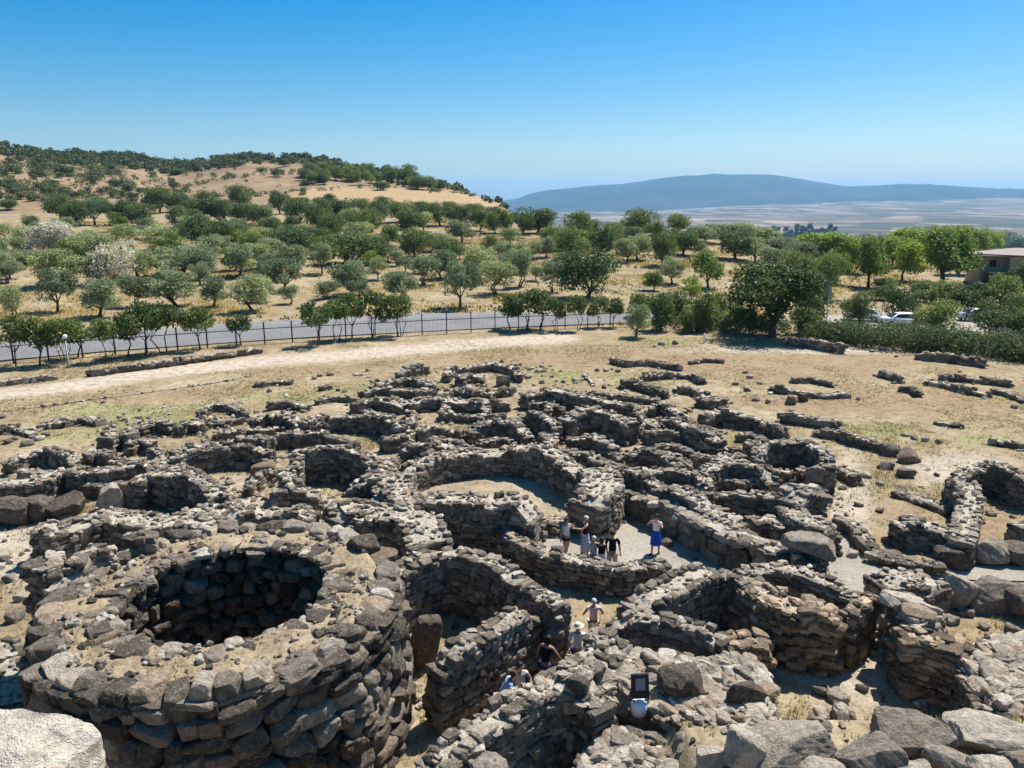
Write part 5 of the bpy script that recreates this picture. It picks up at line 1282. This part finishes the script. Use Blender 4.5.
lamp(69, 368, 34, 'grey lamp post with a white globe among the left street trees')
lamp(825, 336, 52, 'grey lamp post with a box near its top, beside the hedge', False)
def utility_pole(px, py, hpx):
    p = G(px, py); h = hpx * p.length / F; r = empty('utility_pole', p); tag(r, 'thin utility pole on the end of the hill', 'pole')
    g = Geo(); g.tube([(0, 0, -1), (0, 0, h)], [.22, .14], 8); g.build('pole', M['timber'], r)
    g = Geo(); g.box((0, 0, h * .9), (2.2, .18, .18)); g.build('crossarm', M['timber'], r)
utility_pole(487, 195, 11)
def floodlight():
    p = at(639, 706, 1.85); r = empty('floodlight', p, R(4)); r.scale = (.8, .8, .85); tag(r, 'black floodlight on a white round base lying on the rubble', 'floodlight')
    g = Geo(); g.lathe([(.22, -.25), (.25, -.05), (.25, .10), (.20, .18), (.08, .22), (.02, .23)], seg=24); g.build('base', M['white_paint'], r, smooth=True)
    g = Geo(); g.tube([(-.3, -.02, .5), (-.3, -.02, .22), (0, -.02, .16), (.3, -.02, .22), (.3, -.02, .5)], .025, 8); g.build('bracket', M['iron'], r)
    rot = Matrix.Rotation(R(-14), 3, 'X'); c = Vector((0, 0, .66))
    g = Geo(); g.box(c, (.54, .14, .70), rot=rot); h = g.build('housing', M['iron'], r, bevel=.015)
    g = Geo(); g.box(c + rot @ Vector((0, -.08, .07)), (.30, .02, .34), rot=rot); g.build('glass', M['grey_panel'], h)
    g = Geo()
    for i in range(6): g.box(c + rot @ Vector((-.2 + .08 * i, .10, 0)), (.02, .08, .5), rot=rot)
    g.build('cooling_fins', M['iron'], h)
floodlight()
def marker(px, py, label):
    p = G(px, py); r = empty('marker_post', p); tag(r, label, 'post')
    g = Geo(); g.box((0, 0, .4), (.2, .2, .9), taper=.85); g.build('post', M['white_paint'], r); g = Geo(); g.lathe([(.1, .84), (.09, .92), (.02, .96)], seg=12); g.build('cap', M['white_paint'], r)
marker(704, 343, 'small white post at the foot of the dark bushes')

# ------------------------------------------------------------------ villa
def villa():
    o = G(1012, 287); r = empty('villa', o, R(-8)); r.scale = (.9, .9, .88); tag(r, 'beige villa with a low brown roof and a shaded porch at the right edge', 'house')
    def box(c, d, name, mat, parent=r, **k): g = Geo(); g.box(c, d, **k); return g.build(name, mat, parent)
    w = box((4.2, 4.0, 2.9), (10.4, 8, 5.8), 'wall', M['plaster']); 
    box((-3.0, 5.0, 2.9), (4.0, 6, 5.8), 'wall', M['plaster'])
    box((-1.1, -.6, 1.35), (7.4, 2.4, 2.7), 'porch', M['timber']); 
    box((-1.1, -.75, 2.82), (8.2, 3.2, .24), 'porch_roof', M['roof']); box((-3.8, -1.4, 1.2), (1.4, .9, 2.4), 'stone_pillar', M['stone_rubble']); box((-2.2, -1.9, .45), (4.6, .35, .9), 'garden_wall', M['stone_rubble'])
    g = Geo(); g.lathe([(7.4, 5.8), (7.5, 6.0), (1.0, 7.0)], c=(2.2, 4.2, 0), seg=4, sx=1.42, sy=1.0); ro = g.build('roof', M['roof'], r)
    g = Geo(); g.box((1.1, 4.2, 5.72), (13.9, 10.4, .14)); g.build('eaves', M['timber'], r)
    g = Geo(); g.box((5.0, 4.6, 7.1), (.8, .8, 1.2)); g.build('chimney', M['plaster'], ro)
    for x, z in ((3.2, 4.0), (6.4, 4.0)):
        f = box((x, -.03, z), (1.3, .1, 1.7), 'window', M['timber']); box((x, -.1, z), (1.05, .04, 1.45), 'pane', M['glass'], f)
    f = box((3.2, -.03, 1.15), (1.4, .1, 2.3), 'door', M['timber']); box((3.65, -.11, 1.1), (.06, .06, .2), 'handle', M['chrome'], f)
    f = box((-3.0, 1.95, 4.2), (1.2, .1, 1.3), 'window', M['timber']); box((-3.0, 1.88, 4.2), (.95, .04, 1.05), 'pane', M['glass'], f)

villa()

# ------------------------------------------------------------------ cars
def car(px, py, rz, label, mat, van=False):
    p = G(px, py); r = empty('parked_car', (p.x, p.y, p.z + .06), rz); tag(r, label, 'car', 'cars parked behind the hedge')
    L_, Wd = 4.2, 1.76; hgt = 1.5
    low = [(-2.1, .35), (-2.08, .78), (-1.95, .92), (-1.2, .98), (1.35, .98), (1.95, .90), (2.1, .72), (2.1, .35)]
    cab = [(-1.35, .97), (-.55, 1.44), (.15, hgt), (1.25, hgt - .03), (1.85, .97)]
    def ext(prof, w0, w1, name, m, parent):
        bm = bmesh.new(); zs = [q[1] for q in prof]; z0, z1 = min(zs), max(zs); A_, B_ = [], []
        for x, z in prof:
            w = w0 + (w1 - w0) * (z - z0) / (z1 - z0); A_.append(bm.verts.new((x, -w / 2, z))); B_.append(bm.verts.new((x, w / 2, z)))
        bm.faces.new(A_); bm.faces.new(B_[::-1])
        for i in range(len(prof)): j = (i + 1) % len(prof); bm.faces.new((A_[i], A_[j], B_[j], B_[i]))
        bmesh.ops.recalc_face_normals(bm, faces=bm.faces[:]); bmesh.ops.bevel(bm, geom=bm.edges[:], offset=.05, segments=2, affect='EDGES')
        me = bpy.data.meshes.new(name); bm.to_mesh(me); bm.free(); me.materials.append(m)
        for q in me.polygons: q.use_smooth = True
        return link(name, me, parent)
    b = ext(low, Wd, Wd - .08, 'body', mat, r); ext(cab, Wd - .12, Wd - .5, 'cabin', mat, r)
    wn = [(-1.12, 1.02), (-.52, 1.38), (.12, 1.43), (1.15, 1.41), (1.6, 1.02)]; 
    g = Geo()
    for s in (-1, 1):
        vs = []
        for x, z in wn: w = (Wd - .12 + (-.38) * (z - .97) / .53) / 2 + .012; vs.append((x, s * w, z))
        g.poly(vs)
    g.build('side_windows', M['glass'], r)
    g = Geo(); g.poly([(-1.34, -.70, 1.01), (-1.34, .70, 1.01), (-.62, .60, 1.43), (-.62, -.60, 1.43)]); g.build('windscreen', M['glass'], r)
    g = Geo(); g.poly([(1.86, -.68, 1.01), (1.86, .68, 1.01), (1.36, .58, 1.44), (1.36, -.58, 1.44)]); g.build('rear_window', M['glass'], r)
    for x in (-1.3, 1.3):
        for s in (-1, 1):
            w = empty('wheel', (x, s * (Wd / 2 - .09), .32)); w.parent = r
            g = Geo(); g.tube([(0, -.1, 0), (0, .1, 0)], .32, 20); g.build('tyre', M['rubber'], w); g = Geo(); g.tube([(0, s * .09, 0), (0, s * .115, 0)], .2, 14); g.build('rim', M['chrome'], w)
    for s in (-1, 1):
        g = Geo(); g.box((-2.07, s * .62, .72), (.12, .36, .16)); g.build('headlight', M['lampglass'], r, bevel=.02); g = Geo(); g.box((2.05, s * .68, .78), (.12, .22, .26)); g.build('tail_light', M['red_lamp'], r, bevel=.02)
        g = Geo(); g.box((-.85, s * (Wd / 2 + .07), 1.02), (.12, .18, .12)); g.build('mirror', mat, r, bevel=.02)
car(900, 326, R(-6), 'white car with dark windows parked in the gap between round trees', M['car_white'])
car(861, 321, R(-20), 'white car mostly hidden behind the round tree at the lamp post', M['car_white'])
car(975, 321, R(-6), 'grey car whose roof shows between two round trees at the right', M['car_grey'])

# ------------------------------------------------------------------ people
SKIN = simple('skin', (.46, .27, .18), .6); SKIN2 = simple('skin_tanned', (.33, .19, .12), .6)
HAIR = {'dark': simple('dark_hair', (.02, .015, .012), .7), 'grey': simple('grey_hair', (.45, .43, .40), .7), 'fair': simple('fair_hair', (.55, .45, .30), .7), 'brown': simple('brown_hair', (.07, .04, .025), .7)}
def cloth(name, col): return simple(name, col, .9, spec=.1)
def check_cloth():
    m, nt, b = new_mat('blue_check_cloth'); t = N(nt, 'ShaderNodeTexCoord'); c = N(nt, 'ShaderNodeTexChecker'); c.inputs['Scale'].default_value = 16
    nt.links.new(t.outputs['Object'], c.inputs['Vector']); c.inputs['Color1'].default_value = (.06, .10, .22, 1); c.inputs['Color2'].default_value = (.62, .66, .72, 1); nt.links.new(c.outputs[0], b.inputs['Base Color']); b.inputs['Roughness'].default_value = .9; return m
C = dict(white=cloth('white_cloth', (.78, .77, .76)), black=cloth('black_cloth', (.015, .015, .018)), blue=cloth('blue_cloth', (.02, .07, .42)), pink=cloth('pink_cloth', (.75, .5, .5)), navy=cloth('navy_cloth', (.03, .05, .14)),
         sand=cloth('sand_cloth', (.5, .42, .33)), sky=cloth('pale_blue_cloth', (.30, .45, .68)), check=check_cloth(), straw=cloth('straw_hat', (.62, .55, .42)))
def skin_obj(name, verts, edges, rad, mat, parent, lvl=2, root=0):
    me = bpy.data.meshes.new(name); me.from_pydata([tuple(v) for v in verts], edges, []); me.update()
    o = link(name, me, parent); 
    sk = o.modifiers.new('skin', 'SKIN'); lay = me.skin_vertices[0]
    for i, rr in enumerate(rad): lay.data[i].radius = rr if hasattr(rr, '__len__') else (rr, rr)
    lay.data[root].use_root = True
    sk.use_smooth_shade = True; sk.branch_smoothing = .4
    sb = o.modifiers.new('subsurf', 'SUBSURF'); sb.levels = lvl; sb.render_levels = lvl
    dg = bpy.context.evaluated_depsgraph_get(); me2 = bpy.data.meshes.new_from_object(o.evaluated_get(dg)); me2.materials.clear(); me2.materials.append(mat)
    for p in me2.polygons: p.use_smooth = True
    o.modifiers.clear(); old = o.data; o.data = me2; me2.name = name; bpy.data.meshes.remove(old); return o
def person(label, loc, rz, ht=1.7, skin=SKIN, hair='dark', longhair=False, top='white', sleeves=.5, bottom='shorts', bcol='black', arms=((0, 0), (0, 0)), hands=None, lean=0, stride=.12, hat=None, head_turn=0, prop=None, female=False, bcol2=None, scarf=None):
    """standing figure facing local -Y. arms: for each side a pair of targets (elbow, hand) relative to the shoulder, or None for hanging"""
    k = ht / 1.7; root = empty('person', loc, rz); root.scale = (k, k, k); tag(root, label, 'person')
    sw = .175 if female else .195; hipw = .095
    J = {}; V_ = []; E_ = []; R_ = []
    def add(n, p, r, par=None):
        J[n] = len(V_); V_.append(Vector(p)); R_.append(r)
        if par is not None: E_.append((J[par], J[n]))
    L = lambda z: -lean * max(0, z - .9)
    add('pelvis', (0, 0, .93), (.15, .115)); add('waist', (0, L(1.08), 1.10), (.125, .095), 'pelvis'); add('chest', (0, L(1.28), 1.28), (.155, .11), 'waist'); add('upper', (0, L(1.40), 1.40), (.12, .09), 'chest')
    add('neck', (0, L(1.48) - .01, 1.475), (.052, .055), 'upper'); add('jaw', (0, L(1.54) - .025, 1.545), (.060, .068), 'neck'); add('skull', (0, L(1.63) - .015, 1.615), (.076, .092), 'jaw'); add('crown', (0, L(1.66) - .005, 1.665), (.055, .065), 'skull')
    add('nose', (0, L(1.6) - .118, 1.585), .014, 'skull')
    for i, s in enumerate((-1, 1)):
        a = str(s); sh = Vector((s * sw, L(1.40), 1.40)); el, ha = arms[i] if arms[i] and arms[i] != (0, 0) else (Vector((s * .06, .02, -.29)), Vector((s * .08, -.06, -.53)))
        el, ha = Vector(el), Vector(ha)
        add('sh' + a, sh, .056, 'upper'); add('ua' + a, sh + el * .5, .046, 'sh' + a); add('el' + a, sh + el, .037, 'ua' + a); add('fa' + a, sh + el.lerp(ha, .4), .036, 'el' + a); add('wr' + a, sh + el.lerp(ha, .95), .025, 'fa' + a)
        d = (ha - el).normalized(); n_ = d.cross(Vector((0, 1, .2))).normalized(); hp = sh + ha
        add('palm' + a, hp + d * .055, (.036, .020), 'wr' + a)
        for f in range(4):
            off = n_ * (f - 1.5) * .021; ln = (.065, .08, .075, .055)[f]; b0 = hp + d * .085 + off; bend = Vector((0, -.02, -.012))
            add(f'f{f}a{a}', b0, .0095, 'palm' + a); add(f'f{f}b{a}', b0 + d * ln * .55 + bend * .3, .009, f'f{f}a{a}'); add(f'f{f}c{a}', b0 + d * ln + bend, .008, f'f{f}b{a}')
        t0 = hp + d * .03 - n_ * .038; add('ta' + a, t0, .011, 'palm' + a); add('tb' + a, t0 + d * .05 - n_ * .022, .009, 'ta' + a)
        add('hip' + a, (s * hipw, 0, .86), .098, 'pelvis'); y = s * stride
        add('th' + a, (s * (hipw + .005), y * .25 - .01, .68), .082, 'hip' + a); add('kn' + a, (s * (hipw + .01), y * .5 - .02, .48), .056, 'th' + a); add('ca' + a, (s * (hipw + .01), y * .78 + .012, .32), .056, 'kn' + a)
        add('an' + a, (s * (hipw + .012), y + .015, .085), .036, 'ca' + a); add('heel' + a, (s * (hipw + .012), y + .03, .04), .036, 'an' + a); add('toe' + a, (s * (hipw + .03), y - .15, .03), (.036, .026), 'heel' + a)
    body = skin_obj('body', V_, E_, R_, skin, root, 1)
    g = lambda n: V_[J[n]]
    hc = g('skull')
    # face: eyes, mouth, ears
    f = Geo()
    for s in (-1, 1): f.lathe([(.001, -.012), (.011, -.004), (.011, .004), (.001, .012)], c=(hc.x + s * .03, hc.y - .086, hc.z + .012), seg=8)
    f.build('eyes', C['black'], body)
    f = Geo(); f.box((hc.x, hc.y - .088, hc.z - .075), (.045, .012, .01)); f.build('mouth', SKIN2 if skin is SKIN else HAIR['brown'], body)
    f = Geo()
    for s in (-1, 1): f.lathe([(.004, -.03), (.012, -.015), (.014, .01), (.006, .03)], c=(hc.x + s * .078, hc.y + .005, hc.z - .01), seg=8, sy=2)
    f.build('ears', skin, body, smooth=True)
    # hair as a cap pulled back off the face
    hv, hq = cube_grid(8); hv = hv / np.linalg.norm(hv, axis=1)[:, None]; hv = hv * np.array([.094, .112, .105]); hv[:, 1] = np.where((hv[:, 1] < -.03) & (hv[:, 2] < .04), np.maximum(hv[:, 1], -.055), hv[:, 1])
    hv[:, 2] = np.where(hv[:, 2] < 0, hv[:, 2] * (2.2 if longhair else .75), hv[:, 2]); hv = hv * (1 + .03 * np.sin(hv @ np.array([70, 50, 60])))[:, None]; hv += np.array([hc.x, hc.y + .022, hc.z + .022])
    link('hair', mesh_np('hair', hv, [hq], None, True, HAIR[hair]), root)
    # upper clothing: trunk and sleeves in one garment
    vv = [g('pelvis') + Vector((0, 0, -.02 if bottom != 'skirt' else .06)), g('waist'), g('chest'), g('upper') + Vector((0, 0, -.005))]; rr = [(.168, .134), (.148, .118), (.174, .13), (.132, .104)]; ee = [(0, 1), (1, 2), (2, 3)]
    for s in (-1, 1):
        a = str(s); i0 = len(vv); vv += [g('sh' + a)]; rr += [.069]; ee.append((3, i0))
        if sleeves > 0: vv += [g('sh' + a).lerp(g('el' + a), min(1, sleeves * .9))]; rr += [.064]; ee.append((i0, i0 + 1))
        if sleeves > 1.2: vv += [g('wr' + a)]; rr += [.045]; ee.append((i0 + 1, i0 + 2))
    skin_obj('shirt', vv, ee, rr, C[top], root, 1)
    if bottom in ('shorts', 'trousers'):
        vv = [g('pelvis') + Vector((0, 0, .03))]; rr = [(.165, .132)]; ee = []
        for s in (-1, 1):
            a = str(s); i0 = len(vv); vv += [g('hip' + a), g('th' + a)]; rr += [.118, .105]; ee += [(0, i0), (i0, i0 + 1)]
            if bottom == 'trousers': vv += [g('kn' + a), g('ca' + a), g('an' + a) + Vector((0, 0, .04))]; rr += [.082, .076, .066]; ee += [(i0 + 1, i0 + 2), (i0 + 2, i0 + 3), (i0 + 3, i0 + 4)]
        skin_obj(bottom, vv, ee, rr, C[bcol], root, 1)
    else:
        lo = .42 if bottom == 'skirt' else .16; gg = Geo(); n = 28; prof = [(.150, 1.02), (.172, .92), (.195, .78), (.215, (lo + .75) / 2), (.225, lo), (.212, lo), (.19, .75), (.14, 1.0)]; rings = []
        for r_, z in prof: rings.append([gg.bm.verts.new((r_ * (1.0 + (.07 * math.sin(q * 2 * math.pi / n * 7) if z < .85 else 0)) * math.cos(q * 2 * math.pi / n), r_ * .82 * (1.0 + (.07 * math.sin(q * 2 * math.pi / n * 7) if z < .85 else 0)) * math.sin(q * 2 * math.pi / n), z)) for q in range(n)])
        for r0, r1 in zip(rings, rings[1:]):
            for q in range(n): gg.bm.faces.new((r0[q], r0[(q + 1) % n], r1[(q + 1) % n], r1[q]))
        gg.build('skirt', C[bcol], root, smooth=True)
    for s in (-1, 1):
        a = str(s); t = g('toe' + a); sh_ = Geo(); sh_.box(t + Vector((0, .075, .0)), (.095, .29, .07), taper=.75); sh_.build('shoe', C['black'] if bcol != 'navy' else C['white'], root, bevel=.02, smooth=True)
    if hat:
        hh = Geo(); hh.lathe([(.19, .0), (.185, .012), (.105, .02), (.10, .075), (.07, .10), (.01, .105)], c=(hc.x, hc.y + .01, hc.z + .05), seg=20); hh.build('hat', C[hat], root, smooth=True)
    return root, g
def gp(px, py, z=0.06): v = at(px, py, z); return v
def hp(px, py, h): v = at(px, py, h); v.z = float(terrain(v.x, v.y)) + .0; return v
# on the gravel court
person('woman in white top and black shorts standing on gravel, hand raised to her face', gp(566, 557), R(25), 1.68, hair='brown', top='white', sleeves=0, bottom='shorts', bcol='black', arms=(((-.10, -.05, -.26), (-.14, -.12, -.46)), ((.16, -.12, -.18), (.02, -.26, .08))), stride=.14, female=True)
person('fair haired person in black top and patterned blue skirt reaching an arm sideways', gp(585, 557), R(-80), 1.74, hair='fair', top='black', sleeves=0, bottom='long', bcol='check', arms=(((-.10, .02, -.27), (-.10, -.08, -.5)), ((.06, -.22, -.12), (.05, -.46, -.06))), female=True)
person('grey haired person in a blue checked top seen from behind on the gravel court', hp(594, 537, 1.58), R(175), 1.58, hair='grey', top='check', sleeves=.8, bottom='trousers', bcol='sand', female=True)
person('dark haired person in pale clothes standing between checked top and black shirt', hp(602, 538, 1.6), R(165), 1.6, hair='dark', longhair=True, top='black', sleeves=.4, bottom='skirt', bcol='white', female=True)
person('man in a black T-shirt seen from behind on the gravel court', hp(613, 532, 1.82), R(170), 1.82, hair='dark', top='black', sleeves=.7, bottom='trousers', bcol='sand')
person('woman in a bright blue skirt taking a picture with both arms raised', gp(655, 554), R(-30), 1.7, hair='dark', top='white', sleeves=.4, bottom='skirt', bcol='blue', arms=(((-.16, -.16, -.14), (.06, -.30, .10)), ((.14, -.16, -.14), (-.06, -.30, .10))), female=True)
# in the sunken alley
person('grey haired person in a pinkish top climbing the alley behind the rubble link', hp(594, 600, 1.62), R(185), 1.62, skin=SKIN2, hair='grey', top='pink', sleeves=.3, bottom='shorts', bcol='sand', arms=(((-.14, -.02, -.24), (-.12, -.20, -.36)), ((.14, -.02, -.24), (.12, -.20, -.36))))
person('person in white shirt and straw hat seen from behind in the alley', hp(578, 624, 1.76), R(180), 1.72, hair='brown', top='white', sleeves=.9, bottom='shorts', bcol='navy', hat='straw')
person('tanned person in a black vest stooping in the alley by the white shirt', hp(545, 641, 1.6), R(150), 1.66, skin=SKIN2, hair='dark', longhair=True, top='black', sleeves=0, bottom='shorts', bcol='navy', lean=.3, arms=(((-.16, -.05, -.22), (-.22, -.15, -.42)), ((.16, -.05, -.22), (.22, -.12, -.42))), female=True)
person('person in a white top shading the eyes with one hand, lower alley', hp(520, 663, 1.64), R(20), 1.64, hair='dark', top='white', sleeves=.5, bottom='shorts', bcol='pink', arms=(((-.20, -.08, -.06), (-.02, -.16, .14)), ((.14, -.05, -.24), (.05, -.2, -.36))), female=True)
person('person in a pale blue top bending forward, lowest in the alley', hp(500, 677, 1.5), R(100), 1.62, skin=SKIN2, hair='brown', top='sky', sleeves=.6, bottom='shorts', bcol='pink', lean=.55)

# ------------------------------------------------------------------ air, sky, sun, camera
def haze():
    g = Geo(); z0 = -130.0; z1 = 470.0; g.box((1500, 6500, (z0 + z1) / 2), (34000, 31000, z1 - z0))
    m = bpy.data.materials.new('hazy_air'); m.use_nodes = True; nt = m.node_tree; nt.nodes.clear()
    out = nt.nodes.new('ShaderNodeOutputMaterial'); v = nt.nodes.new('ShaderNodeVolumePrincipled')
    v.inputs['Density'].default_value = HAZE; v.inputs['Color'].default_value = (.32, .66, 1.0, 1); v.inputs['Anisotropy'].default_value = .2
    nt.links.new(v.outputs[0], out.inputs['Volume'])
    o = g.build('haze', m); tag(o, kind='stuff'); o.display_type = 'WIRE'
HAZE = 6e-5
haze()
SUN_AZ, SUN_EL = R(43), R(57)       # azimuth to the right of the view
w = bpy.data.worlds.new('World'); sc.world = w; w.use_nodes = True; nt = w.node_tree; bg = nt.nodes['Background']
sky = nt.nodes.new('ShaderNodeTexSky'); sky.sky_type = 'NISHITA'; sky.sun_disc = False; sky.sun_elevation = SUN_EL; sky.sun_rotation = SUN_AZ
sky.altitude = 0; sky.air_density = 1.0; sky.dust_density = 1.0; sky.ozone_density = 4.0
hs = nt.nodes.new('ShaderNodeHueSaturation'); hs.inputs['Saturation'].default_value = 1.7; hs.inputs['Hue'].default_value = .496; nt.links.new(sky.outputs[0], hs.inputs['Color'])
nt.links.new(hs.outputs[0], bg.inputs['Color']); bg.inputs['Strength'].default_value = .08
ld = bpy.data.lights.new('sun', 'SUN'); ld.energy = 5.0; ld.angle = R(.53); ld.color = (1, .965, .92)
lo = bpy.data.objects.new('sun', ld); COL.objects.link(lo)
dv = Vector((math.sin(SUN_AZ) * math.cos(SUN_EL), math.cos(SUN_AZ) * math.cos(SUN_EL), math.sin(SUN_EL)))
lo.rotation_euler = dv.to_track_quat('Z', 'Y').to_euler(); lo.location = (60, 40, 80)
cd = bpy.data.cameras.new('camera'); cd.sensor_width = 36; cd.lens = F / 1024 * 36; cd.clip_start = .1; cd.clip_end = 60000
co = bpy.data.objects.new('camera', cd); COL.objects.link(co); co.location = (0, 0, H); co.rotation_euler = (math.pi / 2 - PITCH, 0, 0); sc.camera = co
vs = sc.view_settings; vs.view_transform = 'Standard'; vs.look = 'None'; vs.gamma = 1; vs.use_curve_mapping = False; vs.exposure = .65
sc.cycles.max_bounces = 6; sc.cycles.diffuse_bounces = 3; sc.cycles.transmission_bounces = 3; sc.cycles.volume_bounces = 1; sc.cycles.transparent_max_bounces = 6
